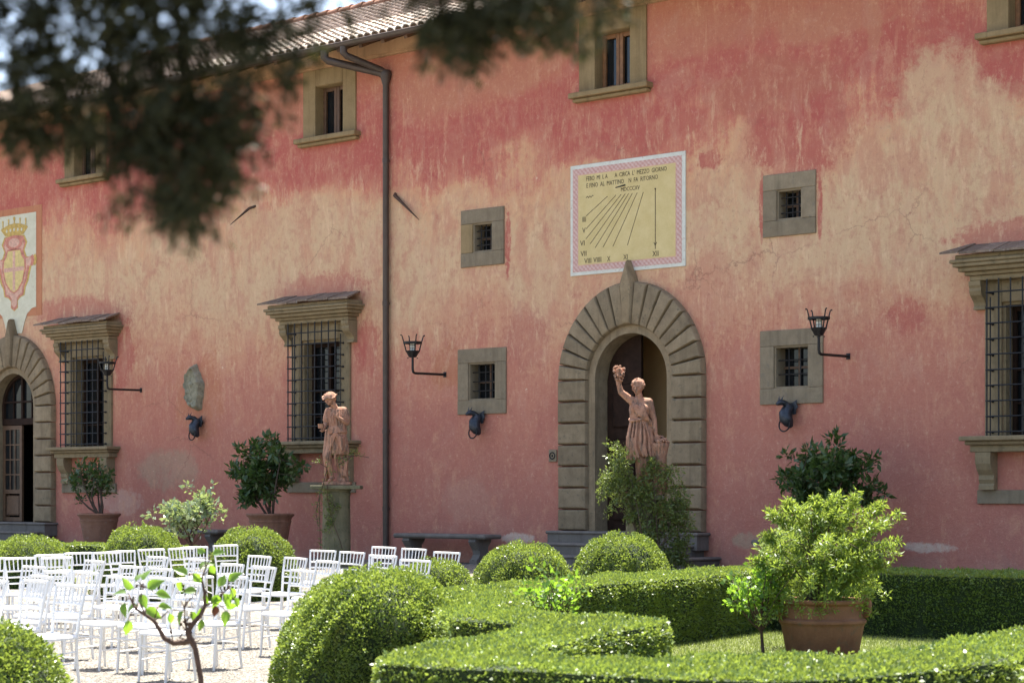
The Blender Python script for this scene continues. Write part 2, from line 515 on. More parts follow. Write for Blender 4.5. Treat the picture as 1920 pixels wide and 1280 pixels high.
    wob = N(t, 'ShaderNodeVectorMath', operation='MULTIPLY_ADD'); t.links.new(nv2.outputs['Color'], wob.inputs[0]); wob.inputs[1].default_value = (.28, .28, .28); t.links.new(p, wob.inputs[2])
    t.links.new(wob.outputs[0], cv.inputs['Vector'])
    crk = math_(t, 'MULTIPLY', mapr(t, cv.outputs['Distance'], .008, .003), mapr(t, noise(t, p, .45, 3, .5),   .54, .64, 0, .45))
    c = mixc(t, crk, c, (.20, .085, .065))
    # damp rising at the foot
    damp = math_(t, 'ADD', Z, math_(t, 'MULTIPLY', mid, 1.2))
    c = mixc(t, mapr(t, damp, 1.35, .9, 0, .45), c, (.28, .20, .17))
    hs = N(t, 'ShaderNodeHueSaturation'); hs.inputs['Saturation'].default_value = .90
    hs.inputs['Value'].default_value = 1.04
    t.links.new(c, hs.inputs['Color'])
    t.links.new(mixc(t, 1.0, hs.outputs[0], (1.16, 1.03, .93), 'MULTIPLY'), b.inputs['Base Color'])
    b.inputs['Roughness'].default_value = .92
    b.inputs['Specular IOR Level'].default_value = .15
    h = math_(t, 'ADD', math_(t, 'MULTIPLY', mid, 1.0), math_(t, 'MULTIPLY', fine, .35))
    h = math_(t, 'ADD', h, math_(t, 'MULTIPLY', mapr(t, chip, .675, .70, 0, 1), -.35))
    bump(t, math_(t, 'ADD', h, math_(t, 'MULTIPLY', grain, .5)), .6, .05, b)
    return m
M['wall'] = wall_mat()

def tile_mat():
    m, t, b = new_mat('roof_tile')
    p = worldpos(t)
    oi = N(t, 'ShaderNodeObjectInfo')
    n1 = noise(t, p, 2.4, 5, .7)
    n2 = noise(t, p, 22, 4, .65)
    c = mixc(t, mapr(t, n1, .35, .65), (.30, .24, .19), (.46, .41, .35))
    c = mixc(t, mapr(t, n2, .5, .7, 0, .7), c, (.55, .49, .42))
    c = mixc(t, mapr(t, n2, .45, .3, 0, .7), c, (.12, .10, .08))
    c = mixc(t, mapr(t, oi.outputs['Random'], .7, 1, 0, .6), c, (.36, .22, .15))
    t.links.new(c, b.inputs['Base Color'])
    b.inputs['Roughness'].default_value = .9
    bump(t, n2, .5, .01, b)
    return m
M['tile'] = tile_mat()

def sundial_border():
    m, t, b = new_mat('painted_border_pink')
    p = worldpos(t)
    sep = N(t, 'ShaderNodeSeparateXYZ'); t.links.new(p, sep.inputs[0])
    a = math_(t, 'SINE', math_(t, 'MULTIPLY', math_(t, 'ADD', sep.outputs[0], sep.outputs[2]), 68))
    b2 = math_(t, 'SINE', math_(t, 'MULTIPLY', math_(t, 'SUBTRACT', sep.outputs[0], sep.outputs[2]), 68))
    pr = math_(t, 'ADD', math_(t, 'MULTIPLY', a, .8), math_(t, 'MULTIPLY', b2, .35))
    n1 = noise(t, p, 24, 5, .7)
    f = mapr(t, math_(t, 'ADD', pr, math_(t, 'MULTIPLY', math_(t, 'SUBTRACT', n1, .5), 5.0)), -1.2, 1.4)
    c = mixc(t, f, (.50, .26, .225), (.63, .46, .40))
    t.links.new(c, b.inputs['Base Color'])
    b.inputs['Roughness'].default_value = .9
    return m
M['border'] = sundial_border()
M['lime'] = stone_mat('lime_white', (.56, .55, .47), (.68, .68, .60), 7., bstr=.3, streak=False, spots=(.50, .40, .32))
M['yellow'] = stone_mat('faded_yellow_paint', (.55, .425, .185), (.65, .52, .26), 3.5, bstr=.25, streak=False, spots=(.58, .44, .20))
M['ink'] = stone_mat('faded_black_paint', (.045, .036, .026), (.11, .085, .05), 9., bstr=.1, streak=False, spots=(.20, .15, .08))
M['cream'] = stone_mat('cream_paint', (.54, .51, .37), (.66, .63, .49), 5., bstr=.3, streak=False, spots=(.55, .45, .34))
M['crest_pink'] = plain_mat('faded_rose_paint', (.52, .21, .15), .9, 0, .25, scale=16)
M['crest_light'] = plain_mat('pale_rose_paint', (.60, .36, .27), .9, 0, .2, scale=16)
M['crest_gold'] = plain_mat('faded_gold_paint', (.50, .34, .10), .9, 0, .25, scale=16)
M['crest_yellow'] = plain_mat('faded_yellow_field', (.62, .48, .20), .9, 0, .15, scale=16)
M['crest_frame'] = stone_mat('orange_painted_frame', (.44, .17, .085), (.50, .22, .115), 3., bstr=.15)

M['box'] = leaf_mat('boxwood_leaf', (.050, .094, .016), (.165, .240, .040), .30, .42, .5, (.38, .49, .07), 2.2, tip=(.28, .34, .09), dry=(.13, .115, .035))
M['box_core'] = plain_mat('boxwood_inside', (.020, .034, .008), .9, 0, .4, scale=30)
M['lemon'] = leaf_mat('lemon_leaf', (.030, .060, .016), (.065, .115, .03), .22, .35, .5, (.12, .22, .03))
M['rose'] = leaf_mat('rose_leaf', (.045, .10, .018), (.10, .19, .03), .45, .4, .5, (.30, .52, .04), 6.)
M['rose_pale'] = leaf_mat('rose_leaf_glossy', (.09, .14, .06), (.30, .36, .20), .25, .22, 1.2, (.40, .50, .14), 14.)  # pale tone paints sun glints into the leaf colour
M['bush'] = leaf_mat('fine_bush_leaf', (.065, .12, .02), (.18, .255, .04), .38, .45, .45, (.42, .54, .07), 4.)
M['creeper'] = leaf_mat('creeper_leaf', (.045, .072, .018), (.16, .20, .05), .32, .42, .5, (.30, .38, .07), 9.)
M['grass'] = leaf_mat('lawn_grass', (.10, .14, .03), (.22, .25, .075), .33, .5, .4, (.34, .42, .09), 1.5)
M['yew'] = leaf_mat('evergreen_spray', (.017, .020, .009), (.042, .042, .016), .16, .6, .2, (.09, .10, .025), 6.)
M['leaf_red'] = leaf_mat('reddened_leaf', (.055, .024, .014), (.085, .03, .018), .15, .5, .3, (.10, .03, .015), 6.)

def gravel_mat():
    m, t, b = new_mat('pale_gravel')
    p = worldpos(t)
    v = N(t, 'ShaderNodeTexVoronoi'); v.inputs['Scale'].default_value = 34
    t.links.new(p, v.inputs['Vector'])
    n1 = noise(t, p, .8, 5, .6)
    sepc = N(t, 'ShaderNodeSeparateColor'); t.links.new(v.outputs['Color'], sepc.inputs[0])
    c = ramp(t, sepc.outputs[0], [(0, (.06, .05, .039)), (.35, (.135, .118, .094)), (.75, (.22, .198, .163)), (1, (.35, .325, .285))])
    c = mixc(t, mapr(t, n1, .4, .65, 0, .4), c, (.115, .098, .075))
    t.links.new(c, b.inputs['Base Color'])
    b.inputs['Roughness'].default_value = .95
    bump(t, v.outputs['Distance'], .8, -.02, b)
    return m
M['gravel'] = gravel_mat()
M['pebble'] = plain_mat('pebble', (.20, .183, .155), .9, 0, .6, scale=30)
M['turf'] = plain_mat('turf_soil', (.085, .10, .028), .95, 0, .35, scale=6, bstr=.4)
M['earth'] = plain_mat('bed_earth', (.06, .045, .03), .95, 0, .4, scale=9, bstr=.5)

# ---------------------------------------------------------------- ground
def ground_z(y):
    """garden level 0, forecourt along the villa 0.42"""
    k = min(1, max(0, (y + 6.2) / 2.0))
    return .42 * k * k * (3 - 2 * k)

def make_ground():
    xs = [-600, -200, -80, -40, -27, -20, -10, 0, 10, 20, 30, 60, 150, 600]
    ys = [-600, -200, -90, -50, -36, -28, -20, -12, -7] + [-6.2 + .25 * i for i in range(9)] + [-2, 0, 6, 14, 60, 200, 600]
    vs = [(x, y, ground_z(y)) for y in ys for x in xs]
    n = len(xs)
    fs = [(j * n + i, j * n + i + 1, (j + 1) * n + i + 1, (j + 1) * n + i) for j in range(len(ys) - 1) for i in range(n - 1)]
    me = bpy.data.meshes.new('ground'); me.from_pydata(vs, [], fs)
    tag(link('ground', me, M['gravel']), 'pale gravel ground of the garden court', None, kind='structure')
make_ground()

def poly_contains(poly, P):
    x, y = P[:, 0], P[:, 1]
    ins = np.zeros(len(P), bool)
    n = len(poly)
    for i in range(n):
        x0, y0 = poly[i]; x1, y1 = poly[(i + 1) % n]
        cnd = ((y0 > y) != (y1 > y))
        with np.errstate(divide='ignore', invalid='ignore'):
            xi = (x1 - x0) * (y - y0) / (y1 - y0 + 1e-12) + x0
        ins ^= cnd & (x < xi)
    return ins

def sample_poly(poly, n):
    a = np.array(poly); lo, hi = a.min(0), a.max(0)
    out = np.zeros((0, 2))
    while len(out) < n:
        P = rng.uniform(lo, hi, (n * 2, 2))
        out = np.vstack([out, P[poly_contains(poly, P)]])
    return out[:n]

def poly_area(poly):
    a = np.array(poly); b = np.roll(a, -1, 0)
    return abs((a[:, 0] * b[:, 1] - a[:, 1] * b[:, 0]).sum()) / 2

LAWN = [(8.9, -13.0), (8.1, -9.6), (7.6, -7.4), (20, -7.0), (20, -13), (15.6, -14.8), (15.7, -17.5), (15.3, -18.6), (14.4, -19.5), (13.9, -19.2), (13.0, -17.3), (12.7, -16.0), (10.9, -15.6)]
def make_lawn():
    n = len(LAWN)
    me = bpy.data.meshes.new('lawn')
    me.from_pydata([(x, y, .006) for x, y in LAWN], [], [tuple(range(n))])
    lw = tag(link('lawn', me, M['turf']), None, None, kind='structure')
    P = sample_poly(LAWN, 95000)
    keep = P[:, 1] > -18.5
    P = P[keep]
    P3 = np.column_stack([P, np.full(len(P), .006)])
    d = unit(rng.normal(0, .45, P3.shape) + np.array([0, 0, 1]))
    L = rng.uniform(.025, .06, len(P3))[:, None]
    wv = unit(np.cross(d, rng.normal(0, 1, P3.shape))) * .005
    V = np.stack([P3 - wv, P3 + wv, P3 + d * L], 1).reshape(-1, 3)
    g = link('grass', fast_mesh('grass', V, 3), M['grass'])
    tag(g, 'short sunlit lawn grass inside the box hedge parterre', 'grass', kind='stuff')
make_lawn()

def make_pebbles():
    # loose stones where the court shows between the chairs
    P = rng.uniform((-2, -21), (10.5, -9), (60000, 2))
    c2 = P - np.array([21.72, -28.67])
    dep = c2 @ np.array([-math.sin(YAW), math.cos(YAW)]); r = c2 @ np.array([math.cos(YAW), math.sin(YAW)])
    k = (r / dep < -.10) & (r / dep > -.28) & (dep < 26)
    P = P[k]
    n = len(P)
    s = rng.uniform(.006, .016, n)
    base = np.array([(1, 0, 0), (0, 1, 0), (-1, 0, 0), (0, -1, 0), (0, 0, .7)], float)
    an = rng.uniform(0, 2 * PI, n); ca, sa = np.cos(an), np.sin(an)
    V = np.empty((n, 5, 3))
    for i, q in enumerate(base):
        V[:, i, 0] = P[:, 0] + (q[0] * ca - q[1] * sa) * s * (1.3 if i in (0, 2) else .8)
        V[:, i, 1] = P[:, 1] + (q[0] * sa + q[1] * ca) * s
        V[:, i, 2] = .001 + q[2] * s
    tri = [(0, 1, 4), (1, 2, 4), (2, 3, 4), (3, 0, 4)]
    W = V[:, np.array(tri).ravel()].reshape(-1, 3)
    g = link('gravel', fast_mesh('gravel', W, 3), M['pebble'])
    tag(g, 'loose pale gravel stones under the white chairs', 'gravel', kind='stuff')
make_pebbles()

# ---------------------------------------------------------------- the villa
villa = thing('villa', 'long villa with faded red plaster facade, stone windows and arched doors', 'building')
GZ = .42
W0, W1 = -30., 16.          # ends of the facade
WT = 10.52                  # top of the plaster
DOORS = [(-18.65, 'glazed'), (0., 'plain')]
UP_W = [-15.88, -7.78, -.43, 7.78]
SM_W = [(-3.585, 6.665, .55, .55, .25, .28), (-3.60, 3.905, .62, .63, .345, .36), (3.345, 6.645, .525, .53, .25, .26), (3.385, 3.895, .625, .63, .345, .36)]
CN_W = [-15.74, -8.02, 7.85]
SPR = 3.83; RO = .81; SILL = 1.07
holes = []
for cx, _ in DOORS: holes.append((cx - RO, cx + RO, SILL - .02, SPR + RO))
UP_DZ = [0, 0, 0, -.13]
CN_DZ = [0, 0, -.18]
for cx, dz in zip(UP_W, UP_DZ): holes.append((cx - .45, cx + .45, 9.10 + dz, 10.20 + dz))
for (cx, cz, hw, hh, ow, oh) in SM_W: holes.append((cx - ow, cx + ow, cz - oh, cz + oh))
for cx, dz in zip(CN_W, CN_DZ): holes.append((cx - .575, cx + .575, 2.83 + dz, 4.92 + dz))

def make_wall():
    xs = sorted(set([W0, W1] + [h[0] for h in holes] + [h[1] for h in holes]))
    zs = sorted(set([-.3, WT] + [h[2] for h in holes] + [h[3] for h in holes]))
    mb = MB()
    vid = {}
    def v(x, y, z):
        k = (round(x, 4), round(y, 4), round(z, 4))
        if k not in vid:
            vid[k] = len(mb.v); mb.v.append((x, y, z))
        return vid[k]
    for i in range(len(xs) - 1):
        for j in range(len(zs) - 1):
            mx, mz = (xs[i] + xs[i + 1]) / 2, (zs[j] + zs[j + 1]) / 2
            if any(h[0] < mx < h[1] and h[2] < mz < h[3] for h in holes): continue
            mb.f.append((v(xs[i], 0, zs[j]), v(xs[i + 1], 0, zs[j]), v(xs[i + 1], 0, zs[j + 1]), v(xs[i], 0, zs[j + 1])))
    # closed shell of the rest of the house
    D = 11.
    q = [(W0, 0), (W0, D), (W1, D), (W1, 0)]
    for a, b in zip(q[:-1], q[1:]):
        mb.f.append((v(a[0], a[1], -.3), v(b[0], b[1], -.3), v(b[0], b[1], WT), v(a[0], a[1], WT)))
    me = bpy.data.meshes.new('wall'); me.from_pydata(mb.v, [], mb.f)
    bm = bmesh.new(); bm.from_mesh(me); bmesh.ops.recalc_face_normals(bm, faces=bm.faces); bm.to_mesh(me); bm.free()
    link('wall', me, M['wall'], villa)
make_wall()

# eaves: tan band, rafters, soffit, roof
MB().xprism([(0.0, 10.50), (-.06, 10.50), (-.06, 10.54), (-.11, 10.56), (-.11, 10.80), (0, 10.80)], W0, W1).build('cornice_band', M['tan_band'], villa)
EY, EZ = -.78, 10.70         # eave edge
RY, RZ = 5.2, 13.30          # ridge
SL = (RZ - EZ) / (RY - EY)
SLEN = math.hypot(RZ - EZ, RY - EY)
roof = MB().add([(W0 - .4, EY, EZ), (W1 + .4, EY, EZ), (W1 + .4, RY, RZ), (W0 - .4, RY, RZ), (W0 - .4, 2 * RY - EY, EZ), (W1 + .4, 2 * RY - EY, EZ),
                 (W0 - .4, EY, EZ - .06), (W1 + .4, EY, EZ - .06), (W1 + .4, RY, RZ - .07), (W0 - .4, RY, RZ - .07), (W0 - .4, 2 * RY - EY, EZ - .06), (W1 + .4, 2 * RY - EY, EZ - .06)],
                [(0, 1, 2, 3), (3, 2, 5, 4), (6, 9, 8, 7), (9, 10, 11, 8), (0, 6, 7, 1), (4, 5, 11, 10), (0, 3, 9, 6), (3, 4, 10, 9), (1, 7, 8, 2), (2, 8, 11, 5)]).build('roof', M['tile'], villa)
me_r = MB().box(-.045, .045, -.60, .3, -.05, .05).mesh('rafter')
me_r.materials.append(M['wood_mid'])
k = 0
x = -20.
while x < 1:
    o = bpy.data.objects.new('rafter', me_r); COL.objects.link(o); o.parent = roof
    o.location = (x, 0, EZ + (0 - EY) * SL - .135 - .0)
    o.rotation_euler = (math.atan(SL), 0, 0)
    x += .62
# tiles: rows of round cover tiles lying up the slope
def tile_mesh():
    mb = MB(); n = 6; vs = []; fs = []
    for j, (t_, r, lift) in enumerate(((0, .098, .028), (.43, .075, 0))):
        for i in range(n + 1):
            a = PI * i / n
            vs.append((math.cos(a) * r, t_, math.sin(a) * r * .9 + lift))
    for i in range(n): fs.append((i, i + 1, n + 2 + i, n + 1 + i))
    m0 = len(vs)
    for i in range(n + 1):
        a = PI * i / n
        vs.append((math.cos(a) * .08, 0, math.sin(a) * .08 * .9 + .022))
    for i in range(n): fs.append((i, m0 + i, m0 + i + 1, i + 1))
    return mb.add(vs, fs).mesh('tile', 50)
tm = tile_mesh(); tm.materials.append(M['tile'])
ang = math.atan(SL)
pitch = .205; expo = .355
tv = np.array([v.co for v in tm.vertices]); tf = [tuple(p.vertices) for p in tm.polygons]
rest_v = []; rest_f = []; nt_ = 0
rows = int(SLEN / expo)
for r_i in range(rows):
    for c_i in range(int(19 / pitch)):
        X = -20.2 + c_i * pitch + rnd.uniform(-.008, .008)
        s0 = -.06 + r_i * expo + rnd.uniform(-.02, .02)
        Y = EY + s0 * math.cos(ang); Zt = EZ + s0 * math.sin(ang) + .012
        yw = rnd.uniform(-.05, .05); roll = rnd.uniform(-.03, .05)
        if r_i < 7 and -11.6 < X < -3.0 and nt_ < 300:
            o = bpy.data.objects.new('tile', tm); COL.objects.link(o); o.parent = roof
            o.location = (X, Y, Zt); o.rotation_euler = (ang - .02, roll, yw); nt_ += 1
        else:
            mt = Matrix.Translation((X, Y, Zt)) @ Matrix.Rotation(ang - .02, 4, 'X') @ Matrix.Rotation(yw, 4, 'Z')
            A = np.array(mt)
            b0 = len(rest_v) * len(tv)
            rest_v.append(tv @ A[:3, :3].T + A[:3, 3])
            rest_f += [tuple(i + b0 for i in f) for f in tf]
me = bpy.data.meshes.new('far_tiles'); me.from_pydata(np.vstack(rest_v).tolist(), [], rest_f)
me.polygons.foreach_set('use_smooth', [True] * len(me.polygons))
tag(link('far_tiles', me, M['tile'], roof), kind='stuff')
mb = MB()
x = -20.4
while x < -2:
    mb.tube([(x, RY, RZ + .03), (x + .46, RY, RZ + .06)], [.13, .15], 10)
    x += .40
mb.build('ridge_tile_row', M['pot'], roof, 40)
# unseen block on the roof, added to cast shade on the right hedge
bel = MB().box(3.4, 14.2, .2, 8.2, 10.9, 25.4)
bel.build('shade_block', M['wall'], villa)
MB().box(2.9, 14.7, -.35, 8.7, 25.403, 25.65).build('shade_block_top', M['tile'], villa)

# gutter and downpipe
gp = [(EY - .09 + .085 * math.cos(a), EZ - .03 + .085 * math.sin(a)) for a in [PI + PI * i / 10 for i in range(11)]]
gi = [(EY - .09 + .078 * math.cos(a), EZ - .03 + .078 * math.sin(a)) for a in [2 * PI - PI * i / 10 for i in range(11)]]
gut = MB().xprism(gp + gi, W0, W1)
gut.tube([(W0, EY - .175, EZ - .028), (W1, EY - .175, EZ - .028)], .012, 6)
gut.build('gutter', M['pipe'], villa, 40)
dp = MB()
dp.tube([(-7.04, EY - .09, EZ - .10), (-7.04, EY - .09, EZ - .24), (-7.0, EY - .04, EZ - .30), (-6.2, -.16, EZ - .55), (-6.1, -.09, EZ - .62)], [.085, .085, .08, .075, .08], 12)
dp.tube([(-6.1, -.085, EZ - .50), (-6.1, -.085, EZ - .56), (-6.1, -.085, EZ - .62), (-6.1, -.085, EZ - .80), (-6.1, -.085, 1.4), (-6.1, -.085, GZ - .02)], [.10, .12, .115, .062, .062, .062], 14)
dp.tube([(-6.50, EY - .09, EZ - .10), (-6.50, EY - .09, EZ - .22), (-6.47, EY - .03, EZ - .28), (-6.14, -.18, EZ - .50), (-6.1, -.10, EZ - .56)], [.075, .075, .07, .066, .07], 12)
pipe = dp.build('downpipe', M['pipe'], villa, 40)
for z in (8.4, 5.55, 3.0, 1.45):
    c = MB(); c.tube([(-6.1, -.085, z - .045), (-6.1, -.085, z + .045)], .069, 14); c.box(-6.13, -6.07, -.02, .03, z - .02, z + .02)
    c.build('pipe_collar', M['pipe'], pipe, 40)

# upper casement windows
for i, cx in enumerate(UP_W):
    wn = MB(); wn.box(cx - .45, cx - .40, .003, .30, 9.10, 10.20).box(cx + .40, cx + .45, .003, .30, 9.10, 10.20)
    wn.box(cx - .40, cx + .40, .003, .30, 10.15, 10.20).box(cx - .40, cx + .40, .003, .30, 9.103, 9.13)
    win = wn.build('window', M['ochre_stone'], villa)
    win.location.z = UP_DZ[i]
    for x0, x1, z0, z1 in ((cx - .77, cx - .402, 9.10, 10.498), (cx + .402, cx + .77, 9.10, 10.498), (cx - .400, cx + .400, 10.16, 10.497)):
        MB().bevbox(x0, x1, -.035, .02, z0, z1, .006).build('frame_stone', M['ochre_stone'], win)
    MB().bevbox(cx - .90, cx + .90, -.20, .04, 9.0, 9.098, .012).bevbox(cx - .86, cx + .86, -.13, .03, 8.93, 8.998, .02).build('sill', M['ochre_stone'], win)
    MB().box(cx - .40, cx + .40, .26, .28, 9.13, 10.15).build('pane', M['glass'], win)
    for s in (-1, 1):
        f = MB(); a, b = (cx - .398, cx - .004) if s < 0 else (cx + .004, cx + .398)
        f.bevbox(a, a + .075, .19, .25, 9.132, 10.148, .006).bevbox(b - .075, b, .19, .25, 9.132, 10.148, .006)
        f.bevbox(a + .075, b - .075, .195, .245, 9.132, 9.21, .006).bevbox(a + .075, b - .075, .195, .245, 10.07, 10.148, .006)
        f.build('casement', M['wood'] if i > 1 else M['wood_mid'], win)
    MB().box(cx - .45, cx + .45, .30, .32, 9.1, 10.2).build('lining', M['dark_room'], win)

# small barred windows
for i, (cx, cz, hw, hh, ow, oh) in enumerate(SM_W):
    wn = MB(); y1 = .32
    t_ = .03
    wn.box(cx - ow, cx - ow + t_, .003, y1, cz - oh, cz + oh).box(cx + ow - t_, cx + ow, .003, y1, cz - oh, cz + oh)
    wn.box(cx - ow + t_, cx + ow - t_, .003, y1, cz + oh - t_, cz + oh).box(cx - ow + t_, cx + ow - t_, .003, y1, cz - oh, cz - oh + t_)
    win = wn.build('window', M['stone2'], villa)
    e = .003
    st = [(cx - hw, cx + hw, cz + oh, cz + hh), (cx - hw, cx + hw, cz - hh, cz - oh), (cx - hw, cx - ow, cz - oh + e, cz + oh - e), (cx + ow, cx + hw, cz - oh + e, cz + oh - e)]
    for n_, (x0, x1, z0, z1) in enumerate(st):
        MB().bevbox(x0, x1, -.03 - .004 * (n_ % 2), .02, z0, z1, .008).build('frame_stone', M['ochre_stone'] if (i == 0 and n_ == 2) else M['stone2'], win)
    MB().box(cx - ow, cx + ow, .29, .318, cz - oh, cz + oh).build('pane', M['glass'], win)
    g = MB()
    for k in range(1, 4 if i != 3 else 3):
        xx = cx - ow + 2 * ow * k / (4 if i != 3 else 3)
        g.tube([(xx, .10, cz - oh), (xx, .10, cz + oh)], .011, 6)
    for k in range(1, 4 if i != 3 else 3):
        zz = cz - oh + 2 * oh * k / (4 if i != 3 else 3)
        g.tube([(cx - ow, .085, zz), (cx + ow, .085, zz)], .011, 6)
    g.build('grille', M['iron'], win)
    s_ = MB(); s_.box(cx - ow + t_, cx + ow - t_, .24, .275, cz - .02, cz + .02).box(cx - .02, cx + .02, .241, .274, cz - oh + t_, cz + oh - t_)
    s_.build('casement', M['wood_mid'], win)

# tall grilled windows under little roofs
for i, cx in enumerate(CN_W):
    z0, z1 = 2.83, 4.92
    wn = MB(); wn.box(cx - .575, cx - .53, .003, .34, z0, z1).box(cx + .53, cx + .575, .003, .34, z0, z1).box(cx - .53, cx + .53, .003, .34, z1 - .045, z1)
    win = wn.build('window', M['canopy_stone'], villa)
    win.location.z = CN_DZ[i]
    for x0, x1, a, b in ((cx - .86, cx - .577, z0, 5.26), (cx + .577, cx + .86, z0, 5.26), (cx - .575, cx + .575, z1, 5.258)):
        MB().bevbox(x0, x1, -.06, .02, a, b, .008).bevbox(x0 + .03, x1 - .03, -.075, -.05, a + .002, b - .03, .008).build('frame_stone', M['canopy_stone'], win)
    # canopy: stepped mouldings returning round the ends
    cp = MB()
    for (zz0, zz1, pr, sx) in ((5.26, 5.34, .26, 1.02), (5.342, 5.40, .32, 1.08), (5.402, 5.47, .40, 1.15), (5.472, 5.53, .47, 1.21), (5.532, 5.585, .50, 1.25), (5.587, 5.66, .44, 1.18)):
        cp.bevbox(cx - sx, cx + sx, -pr, .02, zz0, zz1, .012)
    can = cp.build('canopy', M['canopy_stone'], win)
    sl_ = MB()
    NS = 9
    for k in range(NS):     # slabs of the lean-to roof
        a = cx - 1.34 + k * 2.68 / NS ; b = a + 2.68 / NS - .006
        dz = rnd.uniform(-.014, .014); fy = -.57 + rnd.uniform(-.035, .025)
        ax = a if k else a - .02
        sl_ = MB().add([(ax, fy, 5.664 + dz), (b, fy + .01, 5.664 + dz), (b, .02, 5.845 + dz), (ax + (.24 if k == 0 else 0), .02, 5.845 + dz), (ax, fy, 5.695 + dz), (b, fy + .01, 5.70 + dz), (b, .02, 5.88 + dz), (ax + (.24 if k == 0 else 0), .02, 5.88 + dz)],
                       [(0, 3, 2, 1), (4, 5, 6, 7), (0, 1, 5, 4), (1, 2, 6, 5), (2, 3, 7, 6), (3, 0, 4, 7)])
        if k == NS - 1:
            for q_ in (2, 6):
                vx = sl_.v[q_]; sl_.v[q_] = (vx[0] - .24, vx[1], vx[2])
        sl_.build('slab', M['slate'], can)
    for s in (-1, 1):
        bx = cx + s * .93
        prof = [(.0, 5.257), (-.27, 5.257), (-.27, 5.19), (-.24, 5.15), (-.25, 5.10), (-.22, 5.04), (-.15, 4.98), (-.10, 4.93), (-.085, 4.88), (-.11, 4.85), (-.11, 4.82), (0, 4.82)]
        MB().xprism(prof, bx - .10, bx + .10).build('console', M['canopy_stone'], win)
    MB().bevbox(cx - 1.14, cx + 1.14, -.40, .03, 2.755, 2.828, .012).bevbox(cx - 1.08, cx + 1.08, -.33, .03, 2.69, 2.753, .02).bevbox(cx - 1.02, cx + 1.02, -.25, .03, 2.58, 2.688, .01).build('sill', M['canopy_stone'], win)
    for s in (-1, 1):
        bx = cx + s * .80
        prof = [(.0, 2.577), (-.24, 2.577), (-.25, 2.5), (-.24, 2.40), (-.19, 2.30), (-.12, 2.22), (-.13, 2.15), (-.10, 2.09), (-.13, 2.05), (-.13, 1.99), (0, 1.99)]
        MB().xprism(prof, bx - .13, bx + .13).build('console', M['canopy_stone'], win)
    MB().bevbox(cx - 1.0, cx + 1.0, -.05, .02, 1.77, 1.986, .008).build('base_band', M['stone2'], win)
    MB().box(cx - .53, cx + .53, .30, .33, z0, z1 - .045).build('pane', M['glass'], win)
    f = MB()
    for a in (-.53, -.03, .46):
        f.bevbox(cx + a, cx + a + .07, .22, .29, z0 + .003, z1 - .05, .006)
    f.bevbox(cx - .53, cx + .53, .225, .285, z0 + .003, z0 + .09, .006).bevbox(cx - .53, cx + .53, .225, .285, z1 - .13, z1 - .05, .006)
    for zz in (3.35, 3.87, 4.39):
        f.box(cx - .46, cx + .46, .24, .275, zz - .015, zz + .015)
    f.build('casement', M['wood_dark'], win)
    # projecting cage of bars
    gy = -.30
    hw = .70
    g = MB()
    for k in range(8):
        xx = cx - hw + 2 * hw * k / 7
        g.tube([(xx, gy, z0), (xx, gy, 5.27)], .013, 6)
    zs_ = [z0 + .06 + (5.0 - z0) * k / 9 for k in range(10)]
    for zz in zs_:
        g.tube([(cx - hw - .01, .0, zz), (cx - hw - .01, gy - .016, zz), (cx + hw + .01, gy - .016, zz), (cx + hw + .01, -.02, zz)], .012, 6)
        g.ball((cx + hw + .01, -.085, zz), .025, 6, 4); g.ball((cx - hw - .01, -.085, zz), .025, 6, 4)
    for s in (-1, 1):
        g.tube([(cx + s * (hw + .012), -.16, z0), (cx + s * (hw + .012), -.16, 5.0)], .011, 6)
    g.build('grille', M['iron'], win)

